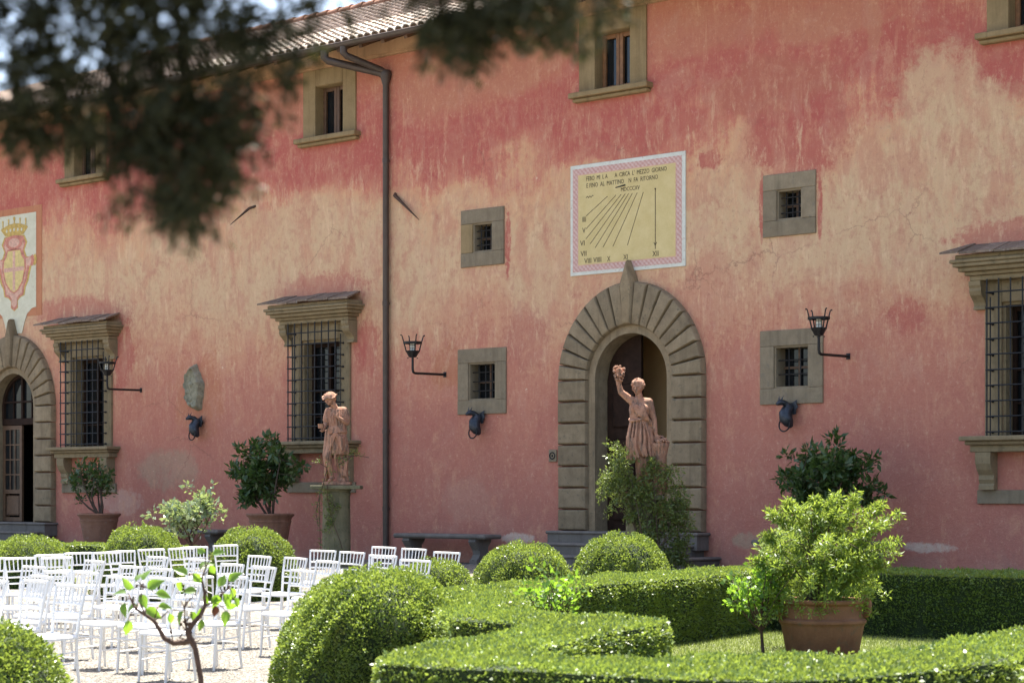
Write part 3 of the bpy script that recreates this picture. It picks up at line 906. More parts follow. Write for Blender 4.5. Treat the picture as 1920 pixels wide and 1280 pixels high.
# arched doorways
def doorway(cx, kind):
    jb = MB()
    n = 20
    # plain inner jamb and arch ring
    for s in (-1, 1):
        jb.box(min(cx + s * RO, cx + s * .97), max(cx + s * RO, cx + s * .97), -.05, .42, SILL, SPR)
    for k in range(n):
        a0 = PI * k / n; a1 = PI * (k + 1) / n
        jb.prism([(cx + RO * math.cos(a0), SPR + RO * math.sin(a0)), (cx + RO * math.cos(a1), SPR + RO * math.sin(a1)),
                  (cx + 1.18 * math.cos(a1), SPR + 1.18 * math.sin(a1)), (cx + 1.18 * math.cos(a0), SPR + 1.18 * math.sin(a0))][::-1], -.05, .42)
    d = jb.build('doorway', M['stone'], villa)
    def outer(phi):      # outline of the rusticated arch, drawn up to a slight point
        c, s = abs(math.cos(phi)), math.sin(phi)
        return 1.63 + .10 * s ** 3
    ri = .955
    key = R_(4.6)
    def stone(poly, yf):
        MB().cushion(poly, .01, -.10, yf, .05).build('block', M['stone'], d, 35)
    for s in (-1, 1):
        edges = [math.pi / 2 - key - (math.pi / 2 - key) * j / 8 for j in range(9)]
        for j in range(8):
            a0, a1 = edges[j + 1] + .006, edges[j] - .006
            poly = []
            for a in (a0, a1):
                poly.append((ri, a))
            pts = [(ri * math.cos(a0), ri * math.sin(a0))]
            for q in range(4):
                a = a0 + (a1 - a0) * q / 3
                r = outer(a); pts.append((r * math.cos(a), r * math.sin(a)))
            pts.append((ri * math.cos(a1), ri * math.sin(a1)))
            stone([(cx + s * p[0], SPR + p[1]) for p in pts], -.15 - rnd.uniform(0, .012))
        hgt = (SPR - SILL) / 7
        for j in range(7):
            za, zb = SILL + j * hgt + .008, SILL + (j + 1) * hgt - .008
            xa, xb = ri, 1.63 + rnd.uniform(-.005, .005)
            pts = [(xa, za), (xb, za), (xb, zb), (xa, zb)]
            stone([(cx + s * p[0], p[1]) for p in pts], -.15 - rnd.uniform(0, .012))
    kt = math.sin(key)
    pts = [(-ri * kt, ri), (-1.70 * kt * 1.12, 1.72), (0, 2.12), (1.70 * kt * 1.12, 1.72), (ri * kt, ri)]
    MB().cushion([(cx + p[0], SPR + p[1]) for p in pts], .01, -.13, -.21, .06).build('keystone', M['stone'], d, 35)
    # steps
    for j, (zt, hx, pr) in enumerate(((SILL, 1.72, .36), (.86, 1.62, .72), (.65, 1.95, 1.08))):
        st = MB()
        zb = zt - .21 if j < 2 else GZ - .02
        st.bevbox(cx - hx, cx + hx, -pr - .03, .02 if j else .42, zt - .06, zt - .002, .02)
        st.box(cx - hx + .04, cx + hx - .04, -pr, .015, zb - .1 if j < 2 else zb, zt - .06)
        st.build('step', M['steps'], d)
    # hall behind the door
    hl = MB()
    x0, x1, y0, y1, za, zb = cx - 1.6, cx + 1.6, .42, (1.35 if kind == 'plain' else 3.2), SILL - .02, 5.1
    hl.add([(x0, y0, za), (x1, y0, za), (x1, y1, za), (x0, y1, za), (x0, y0, zb), (x1, y0, zb), (x1, y1, zb), (x0, y1, zb)],
           [(0, 1, 2, 3), (4, 7, 6, 5), (1, 5, 6, 2), (2, 6, 7, 3), (3, 7, 4, 0)])
    # front lips closing the room against the back of the wall
    hl.add([(x0, y0, za), (cx - RO - .14, y0, za), (cx - RO - .14, y0, zb), (x0, y0, zb)], [(0, 1, 2, 3)])
    hl.add([(cx + RO + .14, y0, za), (x1, y0, za), (x1, y0, zb), (cx + RO + .14, y0, zb)], [(0, 1, 2, 3)])
    hl.add([(cx - RO - .14, y0, SPR + .95), (cx + RO + .14, y0, SPR + .95), (cx + RO + .14, y0, zb), (cx - RO - .14, y0, zb)], [(0, 1, 2, 3)])
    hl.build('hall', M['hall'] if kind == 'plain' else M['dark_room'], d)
    return d

def arch_poly(cx, x0, x1, zb, r, n=12):
    pts = [(cx + x0, zb)]
    pts.append((cx + x1, zb))
    for k in range(n + 1):
        x = x1 + (x0 - x1) * k / n
        pts.append((cx + x, SPR + math.sqrt(max(r * r - x * x, 0))))
    return pts

d2 = doorway(0., 'plain')
lf = MB()
lf.prism(arch_poly(0, -.79, -.02, SILL + .01, .79), .30, .37)
leaf = lf.build('door_leaf', M['wood_dark'], d2)
d2p = MB()
for (za, zb) in ((1.25, 1.75), (1.95, 2.75), (2.95, 3.75)):
    d2p.bevbox(-.66, -.16, .27, .31, za, zb, .03)
d2p.build('door_panels', M['wood_dark'], d2)
lf2 = MB().box(.80, .86, .44, 1.22, SILL + .01, 4.4)      # other leaf folded back inside
lf2.build('door_leaf', M['wood_dark'], d2)

cx1 = DOORS[0][0]
d1 = doorway(cx1, 'glazed')
f = MB()
tr = 3.50
f.bevbox(cx1 - .80, cx1 + .80, .20, .30, tr - .09, tr + .07, .01)
for k in range(16):
    a0, a1 = PI * k / 16, PI * (k + 1) / 16
    f.prism([(cx1 + .80 * math.cos(a0), SPR + .80 * math.sin(a0)), (cx1 + .72 * math.cos(a0), SPR + .72 * math.sin(a0)), (cx1 + .72 * math.cos(a1), SPR + .72 * math.sin(a1)), (cx1 + .80 * math.cos(a1), SPR + .80 * math.sin(a1))], .20, .30)
f.box(cx1 - .80, cx1 - .72, .201, .30, tr + .07, SPR).box(cx1 + .72, cx1 + .80, .201, .30, tr + .07, SPR)
f.box(cx1 - .035, cx1 + .035, .205, .295, tr + .07, SPR + .75)
f.box(cx1 - .72, cx1 + .72, .215, .285, SPR + .12, SPR + .16)
for xx in (-.37, .37): f.box(cx1 + xx - .015, cx1 + xx + .015, .22, .28, tr + .07, SPR + .62)
f.build('fanlight_frame', M['wood_dark'], d1)
MB().prism(arch_poly(cx1, -.74, .74, tr + .05, .74), .262, .272).build('fanlight_pane', M['glass'], d1)
dl = MB()
xa, xb = cx1 - .78, cx1 - .01
za, zb = SILL + .01, tr - .1
dl.box(xa, xa + .09, .21, .27, za, zb).box(xb - .09, xb, .21, .27, za, zb).box(xa + .09, xb - .09, .212, .268, za, za + .10).box(xa + .09, xb - .09, .212, .268, zb - .1, zb)
dl.box(xa + .09, xb - .09, .212, .268, 1.75, 1.85).bevbox(xa + .13, xb - .13, .22, .26, za + .14, 1.71, .03)
for k in (1, 2): dl.box(xa + .09 + (xb - xa - .18) * k / 3 - .015, xa + .09 + (xb - xa - .18) * k / 3 + .015, .215, .265, 1.85, zb - .1)
for k in range(1, 4): dl.box(xa + .09, xb - .09, .216, .264, 1.85 + (zb - .1 - 1.85) * k / 4 - .015, 1.85 + (zb - .1 - 1.85) * k / 4 + .015)
gl = dl.build('glazed_door', M['wood_mid'], d1)
MB().box(xa + .05, xb - .05, .236, .246, 1.80, zb - .05).build('pane', M['glass'], d1)
bell = MB().bevbox(-1.93, -1.74, -.03, .01, 2.34, 2.57, .01)
bell = bell.build('bell_plate', M['stone2'], villa)
t_ = MB()
for k in range(14):
    a = 2 * PI * k / 14; b = 2 * PI * (k + 1) / 14
    t_.tube([(-1.835 + .06 * math.cos(a), -.035, 2.455 + .06 * math.sin(a)), (-1.835 + .06 * math.cos(b), -.035, 2.455 + .06 * math.sin(b))], .012, 5)
t_.ball((-1.835, -.03, 2.455), .022, 8, 6)
t_.build('bell_ring', M['iron'], bell)

# ---------------------------------------------------------------- painted sundial
def text_mesh(txt, size, x, z, y, xs=1.0, align='LEFT', width=None):
    c = bpy.data.curves.new('lettering', 'FONT')
    c.body = txt; c.size = size; c.align_x = align
    c.extrude = .0012
    c.resolution_u = 2
    tmp = bpy.data.objects.new('tmp', c); COL.objects.link(tmp)
    bpy.context.view_layer.update()
    me = bpy.data.meshes.new_from_object(tmp.evaluated_get(bpy.context.evaluated_depsgraph_get()))
    bpy.data.objects.remove(tmp); bpy.data.curves.remove(c)
    co = np.empty(len(me.vertices) * 3, np.float32); me.vertices.foreach_get('co', co); co = co.reshape(-1, 3)
    if width:
        xs = width / max(co[:, 0].max() - co[:, 0].min(), 1e-6)
        co[:, 0] -= co[:, 0].min()
    out = np.column_stack([co[:, 0] * xs + x, -co[:, 2] + y, co[:, 1] + z])
    me.vertices.foreach_set('co', out.astype(np.float32).ravel()); me.update()
    return me

sd_ = thing('sundial', 'painted sundial panel with yellow field and pink border above the arched door', 'sundial')
MB().bevbox(-1.41, 1.195, -.022, .01, 5.76, 7.79, .005).build('lime_ground', M['lime'], sd_)
MB().box(-1.35, 1.12, -.026, -.0225, 5.825, 7.72).build('border', M['border'], sd_)
MB().box(-1.215, .985, -.030, -.0263, 5.95, 7.595).build('field', M['yellow'], sd_)
for x0, x1, z0, z1 in ((-1.215, .985, 7.595, 7.612), (-1.215, .985, 5.933, 5.95), (-1.232, -1.215, 5.933, 7.612), (.985, 1.002, 5.933, 7.612)):
    MB().box(x0, x1, -.0285, -.0262, z0, z1).build('edge_line', M['crest_light'], sd_)
LN = [((-.537, 7.151), (-1.03, 6.84)), ((-.341, 7.158), (-1.03, 6.603)), ((-.223, 7.157), (-1.037, 6.418)), ((-.129, 7.159), (-.936, 6.321)),
      ((-.053, 7.156), (-.82, 6.24)), ((.032, 7.154), (-.641, 6.235)), ((.14, 7.154), (-.412, 6.232)), ((.277, 7.151), (-.082, 6.225)), ((.544, 7.178), (.544, 6.11))]
def strip(mb, a, b, wd, y):
    d = Vector((b[0] - a[0], b[1] - a[1])).normalized(); n = Vector((-d.y, d.x)) * wd / 2
    mb.prism([(a[0] + n.x, a[1] + n.y), (b[0] + n.x, b[1] + n.y), (b[0] - n.x, b[1] - n.y), (a[0] - n.x, a[1] - n.y)], y - .0015, y + .001)
for i, (a, b) in enumerate(LN):
    mb = MB(); strip(mb, a, b, .010 if i < 8 else .014, -.0315)
    if i == 8:
        strip(mb, (.544, 6.17), (.512, 6.23), .012, -.0325); strip(mb, (.544, 6.17), (.576, 6.23), .012, -.0325); mb.ball((.544, -.031, 7.18), .016, 8, 4)
    mb.build('hour_line', M['ink'], sd_)
mb = MB(); zig = [(-1.03, 7.17), (-1.0, 7.20), (-.975, 7.165), (-.945, 7.20), (-.915, 7.165), (-.885, 7.205), (-.86, 7.19)]
for a, b in zip(zig[:-1], zig[1:]): strip(mb, a, b, .010, -.0315)
mb.build('wave_mark', M['ink'], sd_)
TX = [("FEBO  MI  L A       A  CIRCA  L'  MEZZO  GIORNO", .115, -1.025, 7.48, 1.82), ("E FINO  AL  MATTINO    N  FA  RITORNO", .115, -1.02, 7.352, 1.62),
      ('MDCCCXV', .105, -.223, 7.208, .42), ('IIII', .135, -1.115, 6.735, .078), ('V', .135, -1.12, 6.535, .075), ('VI', .135, -1.172, 6.303, .104), ('VII', .135, -1.16, 6.11, .135),
      ('VIII', .135, -1.073, 5.97, .16), ('VIIII', .135, -.86, 5.972, .18), ('X', .135, -.542, 5.97, .072), ('XI', .135, -.171, 5.972, .096), ('XII', .135, .48, 5.982, .134)]
for tx, sz, x, z, wd in TX:
    tag(link('lettering', text_mesh(tx, sz, x, z, -.0322, width=wd), M['ink'], sd_), kind='stuff')
g = MB(); g.tube([(-.129, -.03, 7.318), (-.27, -.14, 7.27)], [.014, .009], 6); g.build('gnomon', M['iron'], sd_)

# ---------------------------------------------------------------- painted coat of arms
cr = thing('coat_of_arms', 'painted coat of arms with gold crown and cross shield above the left door', 'crest')
cx = -18.64
hw = .86
notch = [(cx - hw, 6.18)] + [(cx - hw + .42 * math.sin(a), 6.18 - .30 * (1 - math.cos(a)) ) for a in [PI / 2 * i / 5 for i in range(1, 6)]]
pan = [(cx - hw, 8.46), (cx - hw, 6.20), (cx - hw + .16, 6.18), (cx - hw + .36, 6.05), (cx - hw + .46, 5.86), (cx - .30, 5.60), (cx + .30, 5.60), (cx + hw - .46, 5.86), (cx + hw - .36, 6.05), (cx + hw - .16, 6.18), (cx + hw, 6.20), (cx + hw, 8.46)]
MB().box(cx - hw - .22, cx + hw + .22, -.010, .005, 6.0, 8.62).build('painted_frame', M['crest_frame'], cr)
MB().prism(pan, -.016, -.0105).build('field', M['cream'], cr)
def ell(x, z, rx, rz, n=24, a0=0): return [(x + rx * math.cos(a0 + 2 * PI * i / n), z + rz * math.sin(a0 + 2 * PI * i / n)) for i in range(n)]
half = [(.0, 7.98), (.36, 7.93), (.46, 7.76), (.36, 7.58), (.44, 7.42), (.62, 7.40), (.74, 7.46), (.80, 7.34), (.74, 7.18), (.62, 7.22), (.56, 7.05), (.50, 6.85), (.40, 6.70), (.36, 6.52), (.22, 6.48), (.12, 6.40), (.13, 6.24), (0, 6.16)]
sh = [(cx + a, b) for a, b in half] + [(cx - a, b) for a, b in half[::-1][1:-1]]
MB().prism([(cx + (p[0] - cx) * 1.13, 7.1 + (p[1] - 7.1) * 1.02) for p in sh], -.019, -.0162).build('gold_scrollwork', M['crest_gold'], cr)
MB().prism(sh, -.022, -.0192).build('scrollwork', M['crest_pink'], cr)
MB().prism([(cx + (p[0] - cx) * .86, 7.15 + (p[1] - 7.15) * .93) for p in sh], -.0245, -.0222).build('scrollwork_light', M['crest_light'], cr)
hs_ = [(0, 7.60), (.24, 7.60), (.30, 7.45), (.40, 7.36), (.42, 7.15), (.32, 6.85), (.14, 6.66), (0, 6.60)]
s2 = [(cx + a, b) for a, b in hs_] + [(cx - a, b) for a, b in hs_[::-1][1:-1]]
MB().prism([(cx + (p[0] - cx) * 1.16, 7.1 + (p[1] - 7.1) * 1.08) for p in s2], -.027, -.0247).build('shield_edge', M['crest_pink'], cr)
MB().prism(s2, -.0295, -.0272).build('shield', M['crest_yellow'], cr)
MB().box(cx - .05, cx + .05, -.032, -.0297, 6.64, 7.59).box(cx - .40, cx - .051, -.032, -.0297, 7.10, 7.20).box(cx + .051, cx + .40, -.032, -.0297, 7.10, 7.20).build('cross', M['crest_light'], cr)
MB().prism(ell(cx, 7.79, .34, .17), -.027, -.0247).build('cartouche', M['crest_pink'], cr)
MB().prism(ell(cx, 7.79, .22, .11), -.0295, -.0272).build('cartouche_mark', M['crest_light'], cr)
cw = [(-.36, 7.97), (.36, 7.97), (.54, 8.13), (.50, 8.17), (.22, 8.24), (0, 8.26), (-.22, 8.24), (-.50, 8.17), (-.54, 8.13)]
crown = MB().prism([(cx + a, b) for a, b in cw], -.024, -.0175).build('crown', M['crest_gold'], cr)
for k, xx in enumerate((-.46, -.23, 0, .23, .46)):
    m_ = MB(); zt = 8.41 - .10 * abs(xx)
    m_.prism([(cx + xx - .018, 8.19), (cx + xx + .018, 8.19), (cx + xx + .018, zt - .04), (cx + xx - .018, zt - .04)], -.0235, -.0178)
    m_.prism(ell(cx + xx, zt - .04, .045 if k == 2 else .03, .05 if k == 2 else .03, 10), -.0265, -.0242)
    m_.build('crown_point', M['crest_gold'], crown)
for k in range(5):
    MB().prism(ell(cx - .30 + .15 * k, 8.09 + .01 * (2 - abs(k - 2)), .035, .04, 10), -.027, -.0245).build('crown_pearl', M['cream'], crown)

# ---------------------------------------------------------------- wall lanterns
def lantern(x, z, label, L=.92):
    t = thing('wall_lantern', label, 'lantern', (x, 0, z), 0, 'iron torch lanterns on the facade')
    b = MB()
    b.tube([(0, .03, 0), (0, -L + .06, -.01), (0, -L + .015, .01), (0, -L, .06), (0, -L, .30)], [.024, .024, .025, .025, .022], 8)
    b.box(-.035, .035, -.015, .02, -.05, .05)
    b.build('bracket', M['iron'], t, 40)
    d = MB().lathe([(.0, .28), (.07, .29), (.08, .31), (.135, .405), (.138, .415), (.12, .415), (.07, .32), (.0, .315)], 8, (0, -L, 0))
    for k in range(4):
        a = PI / 4 + k * PI / 2
        d.ball((.09 * math.cos(a), -L + .09 * math.sin(a), .275), .014, 6, 4)
    d.build('dish', M['iron'], t)
    rg = MB()
    n = 16
    rg.lathe([(.166, .55), (.182, .55), (.184, .59), (.168, .59), (.166, .55)], n, (0, -L, 0))
    rg.build('hoop', M['iron'], t)
    for k in range(4):
        a = PI / 4 + k * PI / 2 + .3
        c, s = math.cos(a), math.sin(a)
        p = MB(); p.tube([(.127 * c, -L + .127 * s, .39), (.180 * c, -L + .180 * s, .58), (.215 * c, -L + .215 * s, .70), (.232 * c, -L + .232 * s, .715)], [.013, .012, .010, .009], 6)
        p.ball((.24 * c, -L + .24 * s, .71), .014, 6, 4)
        p.build('prong', M['iron'], t)
    MB().lathe([(.045, .36), (.05, .38), (.05, .56), (.03, .575), (0, .58)], 12, (0, -L, 0)).build('bulb_glass', M['candle'], t, 40)
    cg = MB()
    for k in range(6):
        a = k * PI / 3
        cg.tube([(.055 * math.cos(a), -L + .055 * math.sin(a), .33), (.055 * math.cos(a), -L + .055 * math.sin(a), .575)], .005, 4)
    for zz in (.40, .46, .52, .57):
        cg.lathe([(.052, zz), (.06, zz + .004), (.052, zz + .008)], 12, (0, -L, 0))
    cg.build('bulb_cage', M['iron'], t)
lantern(-4.57, 4.07, 'black iron torch lantern beside the downpipe')
lantern(4.49, 4.02, 'black iron torch lantern in front of the lower right barred window')
lantern(-13.87, 4.08, 'black iron torch lantern beside the left grilled window', .95)

# dragon-shaped rings
def ring_holder(x, z, label, flip=1):
    t = thing('ring_holder', label, 'ring holder', (x, 0, z), 0, 'dragon tether rings on the facade')
    b = MB()
    pts = [(0, .02, .02), (0, -.06, .05), (flip * -.02, -.13, .03), (flip * -.05, -.17, -.06), (flip * -.03, -.19, -.15), (flip * .02, -.17, -.23), (flip * .03, -.12, -.28)]
    b.tube(pts, [.05, .075, .095, .115, .115, .085, .04], 10)
    b.tube([(flip * -.02, -.13, .06), (flip * -.06, -.20, .12), (flip * -.09, -.28, .13), (flip * -.12, -.34, .09)], [.06, .05, .055, .02], 8)   # neck and head
    for s in (-1, 1):
        b.tube([(flip * -.09 + s * .025, -.27, .17), (flip * -.08 + s * .045, -.25, .24)], [.014, .003], 5)
    b.build('dragon_body', M['ironblue'], t, 50)
    for s in (-1, 1):
        MB().prism([(0, 0), (s * .05, .13), (s * .13, .17), (s * .12, .10), (s * .15, .05), (s * .11, .0), (s * .11, -.07), (s * .05, -.08)], -.10, -.085).build('wing', M['ironblue'], t)
    r = MB()
    n = 18
    P = [(flip * -.02 + .105 * math.cos(2 * PI * i / n), -.25 + .02 * math.sin(2 * PI * i / n), -.25 + .115 * math.sin(2 * PI * i / n)) for i in range(n + 1)]
    r.tube(P, .014, 6, False)
    r.build('ring', M['iron'], t, 60)
ring_holder(-11.80, 3.28, 'blue-grey dragon ring holder under the carved stone relief')
ring_holder(-3.60, 3.17, 'dark dragon ring holder under the left barred window')
ring_holder(3.42, 3.16, 'dark dragon ring holder under the right barred window')

# carved relief stone
def relief():
    n, m = 26, 40
    vs = []; fs = []
    rr = np.random.default_rng(3)
    bl = [(rr.uniform(-.9, .9), rr.uniform(-.95, .95), rr.uniform(.10, .28), rr.uniform(-.35, .6)) for _ in range(46)]
    for j in range(m + 1):
        for i in range(n + 1):
            u, v = -1 + 2 * i / n, -1 + 2 * j / m
            # square to disc, drawn out into a worn cartouche
            x = u * math.sqrt(1 - v * v / 2); y = v * math.sqrt(1 - u * u / 2)
            r = math.hypot(x, y)
            edge = 1 + .07 * math.sin(5 * math.atan2(y, x) + 1) + .04 * math.sin(11 * math.atan2(y, x))
            h = .10 * max(0, 1 - r ** 6) ** .5
            h += .07 * math.exp(-((r - .83) / .08) ** 2)
            for (bx, by, s, a) in bl: h += .10 * a * math.exp(-((x - bx) ** 2 + ((y - by) * 1.6) ** 2) / (s * s * .35))
            if r > .97: h = -.01
            vs.append((x * .265 * edge + .05 * y * -1, -max(h, -.01), y * .50 * edge))
    for j in range(m):
        for i in range(n):
            a = j * (n + 1) + i
            fs.append((a, a + 1, a + n + 2, a + n + 1))
    o = MB().add(vs, fs).build('stone_relief', M['relief'], None, 60)
    o.location = (-11.98, -.012, 4.06)
    tag(o, 'weathered carved stone relief on the wall above a dragon ring', 'relief')
relief()

# iron stays sticking out of the plaster
o = MB().tube([(0, .03, 0), (-.10, -.10, -.06), (-.34, -.42, -.42)], [.028, .03, .006], 6).build('iron_stay', M['bark_rose']); o.location = (-10.04, 0, 7.88)
tag(o, 'rusty iron spike hanging from the wall left of the downpipe', 'iron spike')
o = MB().tube([(0, .03, 0), (.04, -.05, -.03), (.72, -.06, -.58)], [.05, .04, .008], 6).build('iron_stay', M['bark_rose']); o.location = (-5.93, 0, 7.72)
tag(o, 'rusty iron spike on the wall just right of the downpipe', 'iron spike')

# ---------------------------------------------------------------- stone benches by the wall
def bench(x0, x1, y, label):
    t = thing('stone_bench', label, 'bench', ((x0 + x1) / 2, y, GZ), 0, 'stone benches along the facade')
    hw = (x1 - x0) / 2
    MB().bevbox(-hw, hw, -.26, .26, .47, .56, .03).build('seat_slab', M['steps'], t)
    for s in (-1, 1):
        prof = [(-.20, 0), (.20, 0), (.20, .08), (.15, .10), (.12, .20), (.14, .33), (.22, .42), (.22, .468), (-.22, .468), (-.24, .42), (-.20, .36), (-.12, .26), (-.10, .18), (-.16, .10), (-.20, .08)]
        MB().xprism(prof, s * hw * .72 - .09, s * hw * .72 + .09).build('leg', M['steps'], t)
bench(-5.35, -2.95, -.42, 'grey stone bench on scroll legs between the downpipe and the arched door')
bench(-13.0, -10.5, -.42, 'grey stone bench behind the pale rose bush, below the carved relief')
bench(3.0, 5.55, -.42, 'grey stone bench at right, mostly hidden behind the potted bush')

# ---------------------------------------------------------------- plants
def blade_stem(mb, a, b, r0, r1, bend=.1, n=5):
    a = Vector(a); b = Vector(b); off = Vector((rnd.uniform(-1, 1), rnd.uniform(-1, 1), rnd.uniform(-.3, .6))) * bend * (b - a).length
    pts = []
    for i in range(n):
        k = i / (n - 1)
        pts.append(a.lerp(b, k) + off * math.sin(PI * k))
    mb.tube(pts, [r0 + (r1 - r0) * i / (n - 1) for i in range(n)], 6)
    return pts

def foliage_clumps(centres, rad, n, L, W, spread=.9, up=.1, flat=1.):
    C = np.array(centres)
    idx = rng.integers(0, len(C), n)
    d = sphere_pts(n); rr = rng.uniform(0, 1, n) ** .5
    P = C[idx] + d * rr[:, None] * rad * np.array([1, 1, flat])
    return leaves(P, d * .8, L, W, spread, up)

def pot(name, prof, mat, parent, n=32):
    o = MB().lathe(prof, n).build(name, mat, parent, 40)
    return o

def lemon(x, y, h0, crown, rad, nl, label, scale=1., L=.13, with_pot=True, seed=1):
    rnd.seed(seed)
    t = thing('potted_lemon_tree', label, 'potted tree', (x, y, GZ), 0, 'lemon trees in terracotta pots by the facade')
    s = scale
    prof = [(0, .02), (.27 * s, 0), (.285 * s, .03), (.30 * s, .16 * s), (.305 * s, .165 * s), (.31 * s, .185 * s), (.405 * s, h0 - .18), (.415 * s, h0 - .175), (.42 * s, h0 - .15), (.41 * s, h0 - .14), (.425 * s, h0 - .08), (.465 * s, h0 - .05), (.475 * s, h0 - .02), (.465 * s, h0), (.41 * s, h0), (.40 * s, h0 - .05), (0, h0 - .06)]
    pot('pot', prof, M['pot'], t)
    st = MB(); cen = []
    cz = crown[2]
    tops = []
    for k in range(7):
        a = 2 * PI * k / 7 + rnd.uniform(-.3, .3); rr = rnd.uniform(.3, .7)
        e = Vector((crown[0] + rad[0] * rr * math.cos(a), crown[1] + rad[1] * rr * math.sin(a), cz + rad[2] * rnd.uniform(-.3, .5)))
        tops.append(blade_stem(st, (rnd.uniform(-.05, .05), rnd.uniform(-.05, .05), h0 - .07), e, .026 * s, .008, .16))
    for q in range(64):
        d = sphere_pts(1)[0] * rnd.uniform(.45, 1.0)
        lump = 1 + .22 * math.sin(5 * math.atan2(d[1], d[0]) + seed) + (.35 * rnd.random() if rnd.random() < .12 else 0)
        b = Vector((crown[0] + d[0] * rad[0] * lump, crown[1] + d[1] * rad[1] * lump, cz + d[2] * rad[2] * lump))
        root = min((p[k_] for p in tops for k_ in (2, 3, 4)), key=lambda p: (p - b).length)
        blade_stem(st, root, b, .007, .003, .1)
        cen.append(tuple(b)); cen.append(tuple(root.lerp(b, .7)))
    st.build('stems', M['bark'], t, 60)
    V = foliage_clumps(cen, .10 * s, nl, L, .42, .7, .25)
    tag(link('foliage', fast_mesh('foliage', V, 4), M['lemon'], t), kind='stuff')
    return t
lemon(-13.45, -1.5, .90, (-.32, 0, 1.62), (.66, .5, .46), 950, 'sparse lemon tree in terracotta pot below the left grilled window', 1.0, .11, seed=3)
lemon(-7.95, -1.5, .93, (-.17, 0, 1.78), (.74, .65, .66), 3400, 'bushy dark lemon tree in terracotta pot beside the first statue', 1.02, .13, seed=5)
lemon(4.95, -1.4, .93, (0, 0, 1.62), (.95, .7, .56), 3600, 'dark lemon tree by the wall, behind the bright potted bush', 1.0, .12, seed=12)

def rose(name, label, base, centre, rad, nst, nl, L, mat, W=.6, clump=.12, stem_r=.018, forks=3, seed=1, cat='rose bush', up=.15, spread=.8, tip=None):
    rnd.seed(seed)
    t = thing(name, label, cat, base)
    st = MB(); cen = []
    c = Vector(centre)
    if nst:
        p0 = Vector((0, 0, -.02)); top = Vector((c.x * .3, c.y * .3, max(.12, (c.z - rad[2]) * .8)))
        main = blade_stem(st, p0, top, stem_r, stem_r * .8, .06)
        for k in range(nst):
            d = Vector(sphere_pts(1)[0]); d.z = abs(d.z) * .8 - .15
            e = c + Vector((d.x * rad[0], d.y * rad[1], d.z * rad[2])) * rnd.uniform(.7, 1)
            pts = blade_stem(st, top, e, stem_r * .6, stem_r * .2, .12)
            for q in range(forks):
                k_ = rnd.randint(2, 4)
                b = pts[k_] + Vector((rnd.uniform(-1, 1) * rad[0], rnd.uniform(-1, 1) * rad[1], rnd.uniform(-.4, .8) * rad[2])) * .45
                blade_stem(st, pts[k_], b, stem_r * .25, stem_r * .12, .1)
                cen.append(tuple(b))
            cen.append(tuple(e)); cen.append(tuple(pts[3]))
        st.build('stems', M['bark_rose'], t, 60)
    V = foliage_clumps(cen, clump, nl, L, W, spread, up)
    tag(link('foliage', fast_mesh('foliage', V, 4), mat, t), kind='stuff')
    return t
rose('rose_bush', 'pale shiny rose bush between the two left box domes', (-5.71, -5.45, .1), (0, 0, 1.35), (.50, .5, .48), 12, 1300, .092, M['rose_pale'], .62, .14, .022, 3, 4)
rose('rose_bush', 'small rose bush growing at the inner corner of the box hedge', (10.0, -14.45, 0), (0, 0, .84), (.34, .30, .27), 11, 460, .06, M['rose'], .5, .10, .013, 3, 7)
rose('rose_tree', 'little rose tree on a thin stem in front of the big pot', (9.82, -10.62, 0), (-.10, 0, .72), (.36, .34, .38), 16, 1250, .055, M['rose'], .62, .10, .02, 3, 8)
rose('rose_bush', 'glossy rose bush behind the left side of the potted bush', (9.45, -9.3, 0), (.0, 0, 1.22), (.42, .4, .40), 12, 1500, .055, M['rose_pale'], .6, .12, .02, 3, 10)

